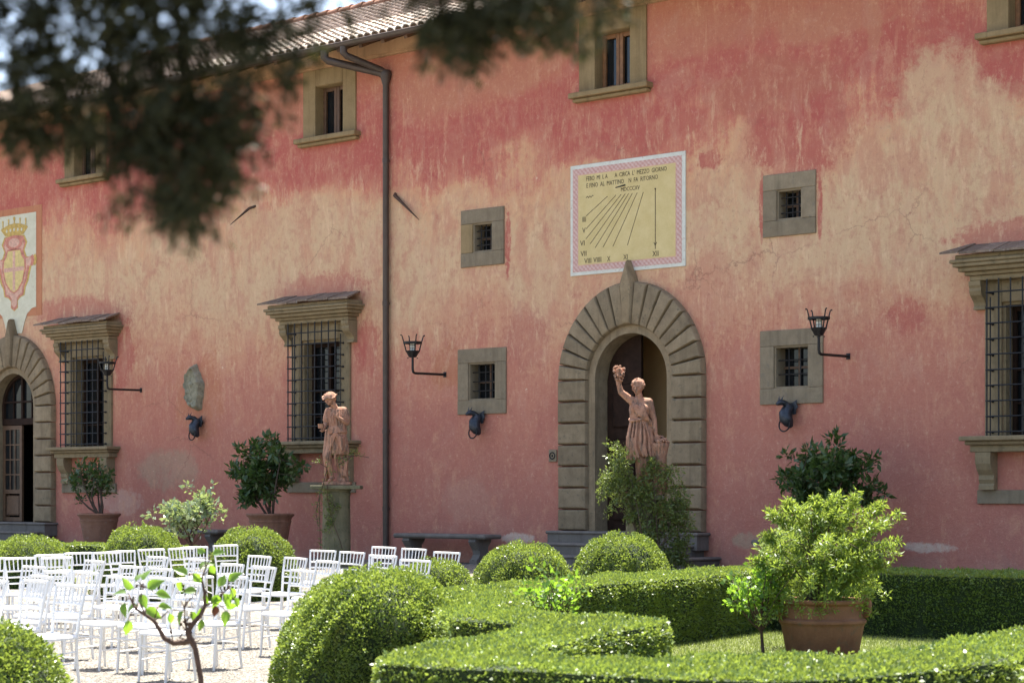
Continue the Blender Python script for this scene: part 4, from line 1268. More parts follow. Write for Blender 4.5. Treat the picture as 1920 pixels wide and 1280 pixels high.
# big pot with the fine-leaved bush
def big_pot():
    rnd.seed(21)
    bx, by = 10.33, -10.25
    t = thing('terracotta_urn', 'big terracotta pot with lion-ear handles and rounded band standing on the lawn', 'pot', (bx, by, 0))
    prof = [(0, .02), (.36, 0), (.385, .03), (.44, .33), (.452, .36), (.468, .375), (.468, .40), (.452, .412), (.43, .42), (.415, .50), (.42, .56), (.455, .585), (.46, .61), (.44, .625), (.40, .62), (.39, .57), (0, .56)]
    MB().lathe(prof, 40).build('body', M['pot_near'], t, 40)
    MB().lathe([(0, .565), (.385, .57), (.385, .575), (0, .59)], 24).build('soil', M['soil'], t)
    for s in (-1, 1):
        h = MB()
        ca, sa = math.cos(YAW - .1), math.sin(YAW - .1)
        P = []
        for i in range(9):
            a = -PI * .55 + PI * 1.1 * i / 8
            r = .42 + .065 * math.cos(a); z = .54 + .10 * math.sin(a)
            P.append((s * r * ca, s * r * sa, z))
        h.tube(P, [.03, .04, .045, .045, .04, .045, .045, .04, .03], 8)
        h.build('handle', M['pot_near'], t, 60)
    b = thing('potted_bush', 'bright fine-leaved bush filling the big terracotta pot', 'bush', (bx, by, .56))
    st = MB(); cen = []; dirs = []
    for k in range(120):
        d = Vector(sphere_pts(1)[0])
        R = rnd.uniform(.45, 1.05) * (1 + .20 * math.sin(4 * math.atan2(d.y, d.x) + 3 * d.z))
        e = Vector((d.x * .72 * R, d.y * .72 * R, .46 + d.z * (.66 if d.z > 0 else .62) * R))
        if e.z < .05 and math.hypot(e.x, e.y) < .5: e.x *= 1.6; e.y *= 1.6
        mid_ = Vector((e.x * .45, e.y * .45, max(e.z, .3) * .8 + .12))
        pts = [Vector((rnd.uniform(-.2, .2), rnd.uniform(-.2, .2), -.02)), mid_ * .6, mid_, mid_.lerp(e, .55) + Vector((0, 0, .05)), e]
        st.tube(pts, [.008, .007, .006, .004, .002], 5)
        for q in range(7):
            u = rnd.random()
            p = (pts[3].lerp(e, u) if rnd.random() < .7 else mid_.lerp(pts[3], u)) + Vector((rnd.gauss(0, .05), rnd.gauss(0, .05), rnd.gauss(0, .04)))
            cen.append(tuple(p))
    ca, sa = math.cos(YAW), math.sin(YAW)
    shoots = [(.78, .95), (.80, .66), (.40, 1.18), (.62, .84), (-.05, 1.12), (.18, 1.2), (-.45, .98), (-.72, .72), (.72, .42), (-.3, 1.1), (.55, 1.06), (-.75, .45)]
    for (r, z) in shoots:       # long feathery shoots
        a0 = Vector((r * .4 * ca, r * .4 * sa, z * .6)); e = Vector((r * ca + rnd.uniform(-.1, .1), r * sa + rnd.uniform(-.1, .1), z))
        blade_stem(st, a0, e, .006, .002, .1)
        for i in range(26):
            u = rnd.random() ** .7
            cen.append(tuple(a0.lerp(e, u) + Vector((0, 0, .06 * math.sin(PI * u))) + Vector((rnd.gauss(0, .02), rnd.gauss(0, .02), rnd.gauss(0, .02)))))
    for k in range(80):         # foliage spilling over the rim
        an = rnd.uniform(0, 2 * PI); rr = rnd.uniform(.40, .58)
        cen.append((rr * math.cos(an), rr * math.sin(an), rnd.uniform(-.12, .16)))
    st.build('stems', M['bark_rose'], b, 60)
    V = foliage_clumps(cen, .05, 27000, .050, .26, .8, .12)
    tag(link('foliage', fast_mesh('foliage', V, 4), M['bush'], b), kind='stuff')
big_pot()

# box domes
def shoots_(P, Nn):
    """uneven clipping: thin places, and young shoots standing proud"""
    thin = np.sin(P[:, 0] * 6.1 + 1.3) * np.sin(P[:, 1] * 5.3) * np.sin(P[:, 2] * 7.7 + .6)
    k = ~((thin > .45) & (rng.uniform(0, 1, len(P)) < .55))
    P, Nn = P[k], Nn[k]
    idx = rng.choice(len(P), len(P) // 90, replace=False)
    reps = np.repeat(idx, 5)
    hgt = np.repeat(rng.exponential(.016, len(idx)) + .01, 5) * np.tile(np.linspace(.3, 1, 5), len(idx))
    return np.vstack([P, P[reps] + Nn[reps] * hgt[:, None]]), np.vstack([Nn, Nn[reps]])
def dome_pts(n, r, h, seed):
    q = np.random.default_rng(seed)
    u = q.uniform(0, 1, n); ph = np.arcsin(u ** 1.0); th = q.uniform(0, 2 * PI, n)
    lump = 1 + .035 * np.sin(3 * th + seed) * np.cos(2 * ph * 2) + .025 * np.sin(7 * th + 5 * ph + seed * 2) + .015 * np.sin(13 * th - 9 * ph)
    cr_ = np.cos(ph) ** .72
    P = np.column_stack([r * cr_ * np.cos(th) * lump, r * cr_ * np.sin(th) * lump, h * np.sin(ph) * lump])
    Nn = unit(np.column_stack([np.cos(ph) * np.cos(th) * h, np.cos(ph) * np.sin(th) * h, np.sin(ph) * r]))
    return P, Nn
def dome(x, y, r, h, label, L=.03, dens=5200, seed=1, z=0.):
    t = thing('box_dome', label, 'topiary', (x, y, z), 0, 'clipped box domes')
    prof = []
    for i in range(15):
        ph = PI / 2 * i / 14
        prof.append((max(r * .90 * math.cos(ph) ** .72, 0 if i == 14 else .01), h * .90 * math.sin(ph)))
    prof[-1] = (0, prof[-1][1])
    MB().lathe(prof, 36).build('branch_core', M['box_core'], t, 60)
    area = 2 * PI * r * h * 1.1
    P, Nn = dome_pts(int(area * dens), r, h, seed)
    P = P - Nn * (rng.uniform(0, 1, len(P)) ** 2.2 * .07)[:, None]
    P, Nn = shoots_(P, Nn)
    V = leaves(P, Nn, L, .6, .95, .05)
    tag(link('foliage', fast_mesh('foliage', V, 4), M['box'], t), kind='stuff')
dome(-9.41, -6.2, .80, .95, 'clipped box dome at the far left, behind the chairs', .03, 4200, 1)
dome(-4.45, -7.6, .78, 1.20, 'clipped box dome under the left pot, left of the pale rose bush', .028, 4800, 2)
dome(-3.05, -6.4, .78, 1.16, 'clipped box dome below the bushy lemon tree, right of the pale rose bush', .028, 4800, 3)
dome(3.32, -8.8, .62, .84, 'small low box dome just behind the big front dome', .028, 5200, 4)
dome(2.75, -6.25, .80, 1.0, 'box dome in front of the stone bench, left of the door steps', .028, 5200, 5)
dome(3.84, -5.3, .80, 1.14, 'box dome in front of the arched door steps', .028, 5200, 6)
dome(9.54, -16.21, .80, 1.075, 'big round box dome in the front centre', .026, 8200, 7)
dome(9.06, -15.96, .78, 1.0, 'box dome half hidden at the left of the big front dome', .026, 7000, 8)
dome(10.15, -20.85, .72, .90, 'box dome cut off by the lower left corner', .026, 8200, 9)

# box hedges
def hedge(label, poly, h=.78, dens=4600, L=.03, z=0., seed=1, side_dens=None):
    t = thing('box_hedge', label, 'hedge', (0, 0, z))
    n = len(poly)
    a = np.array(poly)
    sgn = np.sign(((a[:, 0] * np.roll(a[:, 1], -1)) - (np.roll(a[:, 0], -1) * a[:, 1])).sum())
    # core, pulled in a little
    bm = bmesh.new()
    vs = [bm.verts.new((x, y, 0)) for x, y in poly]
    f = bm.faces.new(vs)
    bm.normal_update()
    bmesh.ops.triangulate(bm, faces=[f])
    top = bmesh.ops.extrude_face_region(bm, geom=list(bm.faces))
    for v in [g_ for g_ in top['geom'] if isinstance(g_, bmesh.types.BMVert)]: v.co.z = h - .022
    bmesh.ops.recalc_face_normals(bm, faces=bm.faces)
    me = bpy.data.meshes.new('branch_core'); bm.to_mesh(me); bm.free()
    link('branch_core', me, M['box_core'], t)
    P2 = sample_poly(poly, int(poly_area(poly) * dens))
    lump = .018 * np.sin(P2[:, 0] * 3.1 + 1) * np.sin(P2[:, 1] * 2.7) + .010 * np.sin(P2[:, 0] * 9 + P2[:, 1] * 7)
    P = np.column_stack([P2, h - .012 + lump + rng.uniform(-.012, .012, len(P2))])
    Nn = np.tile([0, 0, 1.], (len(P), 1))
    for i in range(n):
        p, q = a[i], a[(i + 1) % n]
        e = q - p; Ln = np.hypot(*e)
        if Ln < 1e-3: continue
        nr = np.array([e[1], -e[0]]) / Ln * sgn
        k = int(Ln * h * (side_dens or dens))
        s_ = rng.uniform(0, 1, k); zz = rng.uniform(0, 1, k) ** .85 * h
        off = (.012 * np.sin(s_ * Ln * 5 + zz * 4) + .014 + rng.uniform(-.012, .016, k) - .02 * (zz / h > .94))[:, None]
        xy = p + e * s_[:, None] + nr * off
        P = np.vstack([P, np.column_stack([xy, zz])])
        Nn = np.vstack([Nn, np.tile([nr[0], nr[1], .15], (k, 1))])
    P, Nn = shoots_(P, Nn)
    V = leaves(P, Nn, L, .6, .95, .05)
    tag(link('foliage', fast_mesh('foliage', V, 4), M['box'], t), kind='stuff')
H1 = [(8.35, -14.4), (7.84, -13.16), (7.16, -10.58), (6.87, -8.28), (6.95, -7.3), (7.75, -7.3), (8.2, -9.78), (8.45, -11.48), (8.71, -12.88), (9.3, -13.95), (10.40, -15.35), (11.25, -16.15),
      (11.9, -16.12), (12.55, -16.15), (12.72, -16.35), (12.88, -16.74), (13.03, -17.41), (13.45, -18.6), (13.78, -19.30), (14.32, -19.37), (14.68, -19.06), (15.05, -18.43), (15.40, -18.0),
      (15.47, -17.17), (15.36, -16.52), (15.1, -15.19), (14.95, -13.6), (16.1, -13.6), (16.24, -16.92), (16.31, -17.95), (16.29, -18.73), (16.16, -19.45), (15.93, -19.86), (15.53, -20.03),
      (15.05, -20.12), (14.55, -20.20), (14.1, -20.38), (13.62, -20.38), (13.40, -20.18), (13.08, -19.63), (12.86, -18.92), (12.55, -17.97), (12.13, -17.2), (11.26, -17.16), (10.82, -16.81), (9.6, -15.6)]
hedge('winding clipped box hedge running through the foreground garden', H1, .78, 5200, .026, seed=1)
hedge('shaded straight box hedge along the right, behind the big pot', [(6.95, -7.27), (20, -7.0), (20, -5.6), (6.95, -5.85)], .78, 3200, .03, seed=2)
hedge('shaded low box hedge below the left door and pot', [(-20, -5.0), (-6.6, -5.0), (-6.6, -4.3), (-20, -4.3)], .55, 1500, .035, z=.22, seed=3)
hedge('corner of a box hedge at the lower right edge', [(16.78, -18.1), (18.4, -16.6), (19.2, -17.6), (17.3, -19.3), (16.85, -18.8)], .78, 4600, .026, seed=4)

# ---------------------------------------------------------------- statues on pedestals
FACE = YAW
def pedestal(x, y, zt, label, cw=.45):
    t = thing('pedestal', label, 'pedestal', (x, y, ground_z(y) - .01), FACE, 'stone column pedestals')
    h = zt - (ground_z(y) - .01)
    MB().lathe([(.34, 0), (.34, .10), (.30, .12), (.27, .16), (.262, .20), (.25, h - .20), (.262, h - .17), (.262, h - .14), (.25, h - .12), (.28, h - .075), (.28, h - .07)], 28).build('shaft', M['green_stone'], t, 35)
    MB().bevbox(-cw, cw + .01, -cw * .8, cw * .8, h - .07, h, .01).build('cap_slab', M['green_stone'], t)
pedestal(-4.32, -3.2, 1.90, 'round mossy column pedestal carrying the statue with a hat')
pedestal(2.62, -3.2, 1.72, 'round column pedestal hidden in creeper below the grape bearer', .33)

def cap(mb, a, b, r0, r1, n=8):
    a, b = Vector(a), Vector(b)
    mb.tube([a, a.lerp(b, .5), b], [r0, (r0 + r1) / 2 * 1.02, r1], n)
    mb.ball(a, r0, n, 6); mb.ball(b, r1, n, 6)
def limb(mb, pts, rads, n=9):
    for i in range(len(pts) - 1): cap(mb, pts[i], pts[i + 1], rads[i], rads[i + 1], n)
def remeshed(mb, name, mat, parent, vox, smooth=3):
    o = mb.build(name, mat, parent, 180)
    m_ = o.modifiers.new('r', 'REMESH'); m_.mode = 'VOXEL'; m_.voxel_size = vox; m_.use_smooth_shade = True
    if smooth:
        s_ = o.modifiers.new('s', 'SMOOTH'); s_.factor = .5; s_.iterations = smooth
    return o

def hand(mb, wrist, palm, tip_dir, side, r=.011, curl=.0, L=.075):
    """palm and five fingers"""
    w_, p = Vector(wrist), Vector(palm)
    cap(mb, w_, p, .024, .030)
    d = Vector(tip_dir).normalized(); s = Vector(side).normalized(); nrm = d.cross(s)
    for k in range(4):
        b = p + s * (k - 1.5) * .019
        l = L * (.85, 1, .95, .75)[k]
        m1 = b + d * l * .5 + nrm * curl * .3
        e = m1 + (d * (1 - abs(curl) * 6) + nrm * curl * 14).normalized() * l * .5
        limb(mb, [b, m1, e], [r, r * .95, r * .8], 6)
    b = p - d * .02 + s * .035
    limb(mb, [b, b + s * .025 + d * .03, b + s * .025 + d * .06], [r * 1.1, r, r * .85], 6)

def head(mb, c, turn, tilt, size=.118, curls=True):
    """egg-shaped head with nose, brow, mouth, ears; face points along local -y turned by 'turn'"""
    c = Vector(c)
    rot = Matrix.Rotation(turn, 3, 'Z') @ Matrix.Rotation(tilt, 3, 'X')
    T = lambda x, y, z: c + rot @ Vector((x, y, z)) * (size / .118)
    mb.ball(T(0, .01, .015), size * .86, 14, 10, .86, 1.0, 1.1)
    mb.ball(T(0, -.035, -.05), size * .52, 12, 8, .95, 1.0, 1.15)        # jaw
    mb.ball(T(0, -.065, -.085), size * .22, 8, 6)                          # chin
    cap(mb, T(0, -.092, .015), T(0, -.118, -.028), .009, .015, 6)          # nose
    mb.ball(T(0, -.102, -.055), .017, 8, 5, 1.4, .8, .45)                  # lips
    for s in (-1, 1):
        cap(mb, T(s * .018, -.094, .022), T(s * .048, -.082, .020), .010, .008, 6)   # brow
        mb.ball(T(s * .033, -.086, .003), .013, 6, 5)                      # eye
        mb.ball(T(s * .05, -.06, -.03), .03, 8, 6)                         # cheek
        mb.ball(T(s * .098, .012, -.005), .022, 6, 5, .5, 1, 1.5)          # ear
    return T

def base_slab(t, hx=.24, hy=.20, z=.055):
    MB().bevbox(-hx, hx + .02, -hy, hy, 0, z, .012).build('plinth', M['terracotta'], t)

# grape bearer
def statue_grapes():
    rnd.seed(31)
    t = thing('statue', 'terracotta statue raising a bunch of grapes before the arched door', 'statue', (2.62, -3.2, 1.722), FACE, 'terracotta garden statues')
    base_slab(t, .30, .20)
    b = MB(); z0 = .05
    # legs
    limb(b, [(-.02, 0, .88), (-.035, -.045, .50), (-.03, .01, .12)], [.105, .072, .045]); limb(b, [(-.03, .01, .12), (-.05, -.13, .075)], [.045, .032])
    limb(b, [(.08, .01, .88), (.075, -.03, .50), (.09, .03, .12)], [.105, .072, .045]); limb(b, [(.09, .03, .12), (.12, -.10, .075)], [.045, .032])
    # torso
    b.ball((-.01, .0, .95), .17, 14, 10, 1.0, .78, 1.0)
    b.ball((-.035, .0, 1.15), .135, 14, 10, 1.02, .80, 1.25)
    b.ball((-.035, -.005, 1.36), .158, 14, 10, 1.05, .78, 1.05)
    b.ball((-.095, -.085, 1.385), .075, 10, 8); b.ball((.035, -.085, 1.375), .075, 10, 8)
    limb(b, [(-.15, .0, 1.50), (.10, .0, 1.475)], [.075, .08])
    cap(b, (-.035, .005, 1.50), (-.05, -.012, 1.62), .062, .055)
    # raised arm holding the grapes
    limb(b, [(-.165, .0, 1.51), (-.335, -.03, 1.645), (-.395, -.06, 1.86)], [.068, .050, .034])
    hand(b, (-.395, -.06, 1.86), (-.395, -.068, 1.915), (.25, -.1, .9), (.9, .35, -.1), .011, .012, .07)
    # arm resting on the basket
    limb(b, [(.115, .0, 1.48), (.19, .005, 1.21), (.215, -.05, .985)], [.073, .052, .035])
    hand(b, (.215, -.05, .985), (.225, -.062, .93), (.15, -.25, -.95), (.95, .1, .1), .012, .006, .075)
    T = head(b, (-.062, -.015, 1.725), -.45, .12, .118)
    remeshed(b, 'body', M['terracotta'], t, .0085, 2)
    # curled hair with vine wreath
    hr = MB(); hr.ball(T(0, .022, .045), .108, 12, 8, .95, 1.0, .85)
    for k in range(70):
        d = sphere_pts(1)[0]
        if d[2] < -.25 or d[1] < -.55: continue
        hr.ball(T(d[0] * .10, .02 + d[1] * .108, .035 + d[2] * .098), rnd.uniform(.016, .024), 6, 5)
    remeshed(hr, 'hair', M['terracotta'], t, .0075, 1)
    # tunic slung over one shoulder, folds falling from the belt
    dr = MB()
    def ring(z, cx, rx, ry, a): return Vector((cx + rx * math.sin(a), -ry * math.cos(a), z))
    lv = [(1.20, -.04, .142, .118), (1.08, -.035, .165, .14), (.92, -.025, .205, .17), (.76, -.015, .215, .175), (.64, .0, .205, .165)]
    dr.lathe([(l[2] * .86, l[0]) for l in lv], 24, (-.025, 0, 0), 1, .82)
    for k in range(20):
        a = 2 * PI * k / 20 + rnd.uniform(-.07, .07)
        end = .62 - .07 * max(0, -math.sin(a)) + rnd.uniform(-.02, .02)
        pts = []
        for (z, cx_, rx, ry) in lv[:-1]:
            pts.append(ring(z, cx_, rx, ry, a + .10 * math.sin(z * 6 + k)))
        pts.append(ring(end, 0, .215, .17, a + .03))
        limb(dr, pts, [.011, .017, .023, .028, .026 + rnd.uniform(-.004, .006)], 6)
    # belt roll
    P = [ring(1.205 + .02 * math.sin(a * 2), -.04, .152, .128, a) for a in [2 * PI * i / 20 for i in range(21)]]
    limb(dr, P, [.024] * 21, 6)
    # shoulder drape: bands from the raised-arm shoulder across to the far hip
    for k in range(5):
        o_ = k * .042
        pts = [(-.16 + o_ * .6, .03, 1.535), (-.155 + o_ * .75, -.085, 1.46), (-.12 + o_ * .9, -.145, 1.36), (-.05 + o_ * .75, -.145, 1.27 - o_ * .1), (.05 + o_ * .3, -.125, 1.21), (.12, -.06, 1.17)]
        limb(dr, pts, [.018, .02, .021, .021, .02, .018], 6)
    for k in range(6):
        o_ = k * .028
        limb(dr, [(-.16 + o_ * .3, .03, 1.53), (-.185 + o_ * .5, .0 - .12 * k / 6, 1.36), (-.17 + o_ * .7, -.02 - .11 * k / 6, 1.22)], [.02, .022, .02], 6)
    for k in range(6):     # back of the tunic
        limb(dr, [(-.16 + .03 * k, .07, 1.52 - .03 * k), (-.10 + .03 * k, .125, 1.36), (-.10 + .035 * k, .125, 1.2)], [.022, .024, .022], 6)
    limb(dr, [(.10, -.10, 1.20), (.17, -.04, 1.10), (.19, .02, .9), (.20, .03, .62)], [.03, .032, .03, .03], 7)   # loose end
    remeshed(dr, 'tunic', M['terracotta'], t, .008, 0)
    g = MB()
    for k in range(60):
        z = rnd.uniform(-.155, .085); wd = .062 * (1 - max(0, -z) / .19) + .012
        a = rnd.uniform(0, 2 * PI)
        g.ball((-.365 + wd * math.cos(a) * 1.15, -.085 + wd * math.sin(a), 1.955 + z * 1.15), .021, 6, 5)
    g.ball((-.365, -.085, 1.95), .06, 8, 6, 1, .8, 1.6)
    g.build('grape_bunch', M['terracotta'], t, 180)
    bk = MB().lathe([(.0, .10), (.14, .055), (.13, .30), (.105, .56), (.115, .60), (.150, .76), (.162, .80), (.155, .83), (.13, .82), (.0, .80)], 18, (.275, -.02, 0))
    bk.build('basket', M['terracotta'], t, 50)
    fr = MB()
    for k in range(70):
        a = rnd.uniform(0, 2 * PI); r = .15 * rnd.random() ** .5
        fr.ball((.275 + r * math.cos(a), -.02 + r * math.sin(a), .84 + .09 * (1 - (r / .15) ** 2) + rnd.uniform(-.01, .015)), rnd.uniform(.017, .026), 6, 5)
    fr.build('basket_fruit', M['terracotta'], t, 180)
statue_grapes()

def statue_hat():
    rnd.seed(41)
    t = thing('statue', 'terracotta statue in a brimmed hat holding a cup, in front of the grilled window', 'statue', (-4.32, -3.2, 1.902), FACE, 'terracotta garden statues')
    base_slab(t, .25, .19)
    b = MB()
    limb(b, [(-.06, 0, .80), (-.155, -.09, .52), (-.075, .0, .13)], [.10, .07, .043]); limb(b, [(-.075, .0, .13), (-.12, -.12, .08)], [.042, .032])
    limb(b, [(.06, .02, .80), (.07, -.02, .46), (.06, .05, .12)], [.10, .068, .043]); limb(b, [(.06, .05, .12), (.09, -.07, .08)], [.042, .032])
    b.ball((.0, .01, .88), .158, 14, 10, 1, .8, .95); b.ball((.015, .01, 1.06), .13, 14, 10, 1, .82, 1.2); b.ball((.0, .0, 1.24), .150, 14, 10, 1.05, .8, 1.05)
    limb(b, [(-.13, .0, 1.345), (.13, .01, 1.36)], [.07, .075])
    cap(b, (.0, .0, 1.36), (-.065, -.045, 1.49), .06, .054)
    # arm bent to the chest
    limb(b, [(.14, .01, 1.35), (.195, -.03, 1.13), (.06, -.15, 1.215)], [.068, .052, .034]); hand(b, (.06, -.15, 1.215), (.01, -.165, 1.265), (-.45, -.1, .8), (.75, 0, .5), .011, .012, .07)
    # arm holding out the cup
    limb(b, [(-.14, .0, 1.335), (-.195, -.02, 1.11), (-.235, -.14, 1.015)], [.064, .048, .033]); hand(b, (-.235, -.14, 1.015), (-.245, -.175, .99), (-.15, -.95, .05), (.95, -.1, .0), .011, -.012, .07)
    T = head(b, (-.115, -.075, 1.575), -.55, .42, .112)
    remeshed(b, 'body', M['terracotta'], t, .0085, 2)
    hr = MB()
    for k in range(60):
        d = sphere_pts(1)[0]
        if d[2] > .3 or d[1] < -.25: continue
        hr.ball(T(d[0] * .098, .02 + d[1] * .10, .0 + d[2] * .09), rnd.uniform(.018, .026), 6, 5)
    hr.ball(T(0, .03, 0), .09, 10, 8)
    remeshed(hr, 'hair', M['terracotta'], t, .008, 1)
    ht = MB(); n = 26; vs = []; fs = []
    prof = [(0.0, .118), (.055, .114), (.098, .092), (.116, .055), (.126, .045), (.148, .05), (.154, .04), (.142, .022), (.11, .02), (.0, .03)]
    for r, z in prof:
        for k in range(n):
            a = 2 * PI * k / n; wv = .02 * math.sin(4 * a + .5) * (r / .15) ** 3 + .007 * math.sin(9 * a)
            vs.append(T(r * math.cos(a), .015 + r * math.sin(a), z + wv))
    for i in range(len(prof) - 1):
        for k in range(n): fs.append((i * n + k, i * n + (k + 1) % n, (i + 1) * n + (k + 1) % n, (i + 1) * n + k))
    ht.add(vs, fs).build('hat', M['terracotta'], t, 60)
    dr = MB()
    # tunic body, short sleeves, sash, swagged overskirt
    for k in range(18):
        a = 2 * PI * k / 18
        limb(dr, [(.02 + .10 * math.sin(a), -.075 * math.cos(a), 1.38), (.005 + .165 * math.sin(a), -.132 * math.cos(a), 1.24), (.015 + .148 * math.sin(a), -.122 * math.cos(a), 1.08)], [.016, .02, .018], 6)
    dr.lathe([(.13, 1.08), (.15, 1.24), (.09, 1.37)], 20, (.005, 0, 0), 1, .8)
    for s, p in ((1, [(.14, .01, 1.35), (.185, -.01, 1.20)]), (-1, [(-.14, .0, 1.335), (-.18, -.01, 1.19)])):
        limb(dr, p, [.078, .072], 10)
    for q in range(4):
        z = 1.055 - q * .032
        P = [Vector((.012 + (.15 + .006 * q) * math.sin(a), -(.125 + .006 * q) * math.cos(a), z + .012 * math.sin(2 * a))) for a in [2 * PI * i / 18 for i in range(19)]]
        limb(dr, P, [.022] * 19, 6)
    dr.lathe([(.15, .96), (.175, .82), (.185, .62), (.17, .56)], 22, (.02, 0, 0), 1, .85)
    for k in range(6):      # swags gathered at the middle
        o_ = k * .054
        limb(dr, [(-.15, -.06, .96 - o_ * .25), (-.10, -.165, .86 - o_ * .7), (-.01, -.175, .955 - o_ * .25)], [.012, .020, .012], 6)
        limb(dr, [(.01, -.175, .955 - o_ * .2), (.11, -.165, .84 - o_ * .75), (.175, -.05, .90 - o_ * .35)], [.012, .021, .014], 6)
    for k in range(14):
        a = 2 * PI * k / 14 + .1
        zb = .50 + (.12 if math.cos(a) > .3 else 0) + rnd.uniform(-.03, .03)
        limb(dr, [(.015 + .15 * math.sin(a), -.12 * math.cos(a), .95), (.02 + .185 * math.sin(a), -.155 * math.cos(a), .74), (.02 + .19 * math.sin(a), -.155 * math.cos(a), zb)], [.016, .022, .018], 6)
    # mantle hanging at the left to the ground
    for k in range(5):
        limb(dr, [(-.17 - .006 * k, -.02 + .03 * k, 1.0), (-.19 - .012 * k, -.03 + .03 * k, .55), (-.20 + .01 * k, .0 + .03 * k, .10)], [.02, .03, .024], 6)
    limb(dr, [(-.02, -.15, .72), (-.01, -.14, .5), (.0, -.12, .36)], [.02, .026, .016], 6)
    remeshed(dr, 'drapery', M['terracotta'], t, .008, 0)
    sp = MB()     # stump draped with cloth
    sp.lathe([(.0, .05), (.115, .055), (.10, .2), (.095, .36), (.11, .43), (.08, .47), (0, .48)], 12, (.115, .02, 0), 1, .9)
    for k in range(4):
        limb(sp, [(.03 + .02 * k, -.06, .44), (.07 + .012 * k, -.10, .30 - .04 * k), (.12 + .02 * k, -.10, .26 - .03 * k), (.20, -.05, .42)], [.012, .017, .017, .012], 6)
    remeshed(sp, 'tree_stump', M['terracotta'], t, .011, 1)
    cu = MB().lathe([(0, -.01), (.05, -.005), (.058, .07), (.062, .075), (.05, .075), (.045, .02), (0, .02)], 14, (-.262, -.205, 1.035))
    cu.build('cup', M['terracotta'], t, 40)
statue_hat()

# creepers on the pedestals
def creeper_big():
    rnd.seed(51)
    t = thing('creeper', 'dense green creeper wrapped around the pedestal of the grape bearer', 'climbing plant', (2.62, -3.2, GZ))
    ca, sa = math.cos(YAW), math.sin(YAW)
    def loc(r, z, d): return Vector((r * ca - d * sa, r * sa + d * ca, z))
    st = MB(); cen = []
    blobs = [(-.10, 1.35, .22), (.10, 1.25, .22), (.55, .30, .2), (.62, .8, .2), (-.40, 1.72, .26), (-.46, 1.45, .24), (-.30, 1.95, .20), (-.22, 1.60, .28), (-.40, 1.15, .22), (.02, 1.42, .26), (.25, 1.55, .26), (.42, 1.62, .24), (.52, 1.35, .26), (.38, 1.15, .30),
             (.20, 1.10, .28), (.50, .95, .28), (.25, .75, .30), (.42, .62, .26), (.05, .60, .24), (.58, .55, .18), (.62, 1.15, .18), (-.12, .95, .16), (.3, .35, .26), (-.50, 1.6, .16), (.15, 1.8, .12)]
    for (r, z, rad) in blobs:
        for k in range(14):
            d = sphere_pts(1)[0] * rad * rnd.random() ** .4
            cen.append(tuple(loc(r + d[0], z + d[2], -.26 + d[1] * .9)))
        blade_stem(st, loc(rnd.uniform(-.1, .3), .02, -.32), loc(r, z, -.25), .010, .004, .12)
    for k in range(34):     # loose tendrils
        r, z, rad = rnd.choice(blobs)
        a = loc(r, z, -.28); e = a + loc(rnd.uniform(-.25, .25), rnd.uniform(-.35, .22), rnd.uniform(-.2, .05))
        pts = blade_stem(st, a, e, .004, .002, .2)
        for p in pts: cen.append(tuple(p))
    st.build('stems', M['bark'], t, 60)
    V = foliage_clumps(cen, .085, 10000, .055, .40, .9, .0)
    tag(link('foliage', fast_mesh('foliage', V, 4), M['creeper'], t), kind='stuff')
creeper_big()
def creeper_thin():
    rnd.seed(61)
    t = thing('creeper', 'thin dry creeper trailing down the pedestal of the hatted statue', 'climbing plant', (-4.32, -3.2, GZ))
    ca, sa = math.cos(YAW), math.sin(YAW)
    def loc(r, z, d): return Vector((r * ca - d * sa, r * sa + d * ca, z))
    st = MB(); cen = []
    paths = [[(-.20, 1.50, -.42), (-.27, 1.3, -.36), (-.28, .9, -.30), (-.26, .3, -.28)], [(-.12, 1.49, -.42), (-.14, 1.25, -.32), (-.05, .85, -.30), (.10, .45, -.28), (.2, .05, -.28)],
             [(-.14, 1.25, -.33), (.0, 1.1, -.31), (.12, 1.08, -.30)], [(-.2, 1.5, -.42), (-.15, 1.75, -.30), (-.1, 2.1, -.24)], [(.05, 1.95, -.24), (.22, 2.0, -.28), (.42, 2.02, -.30), (.62, 1.98, -.30)],
             [(.05, 1.85, -.24), (.25, 1.95, -.3), (.38, 2.12, -.3)], [(-.15, 1.8, -.28), (-.30, 1.9, -.32), (-.42, 1.88, -.34)], [(-.27, 1.3, -.36), (-.34, 1.0, -.36), (-.30, .75, -.34)]]
    for pth in paths:
        pts = [loc(*p) for p in pth]
        st.tube(pts, [.009] + [.006] * (len(pts) - 1), 5)
        for a, b in zip(pts[:-1], pts[1:]):
            for k in range(5): cen.append(tuple(a.lerp(b, rnd.random()) + Vector((rnd.gauss(0, .03), rnd.gauss(0, .03), rnd.gauss(0, .03)))))
    st.build('stems', M['bark_rose'], t, 60)
    for k in range(40): cen.append(tuple(loc(-.12 + rnd.gauss(0, .07), 1.0 + rnd.gauss(0, .3), -.31 + rnd.gauss(0, .02))))
    V = foliage_clumps(cen, .05, 900, .04, .45, .9, .0)
    tag(link('foliage', fast_mesh('foliage', V, 4), M['creeper'], t), kind='stuff')
creeper_thin()

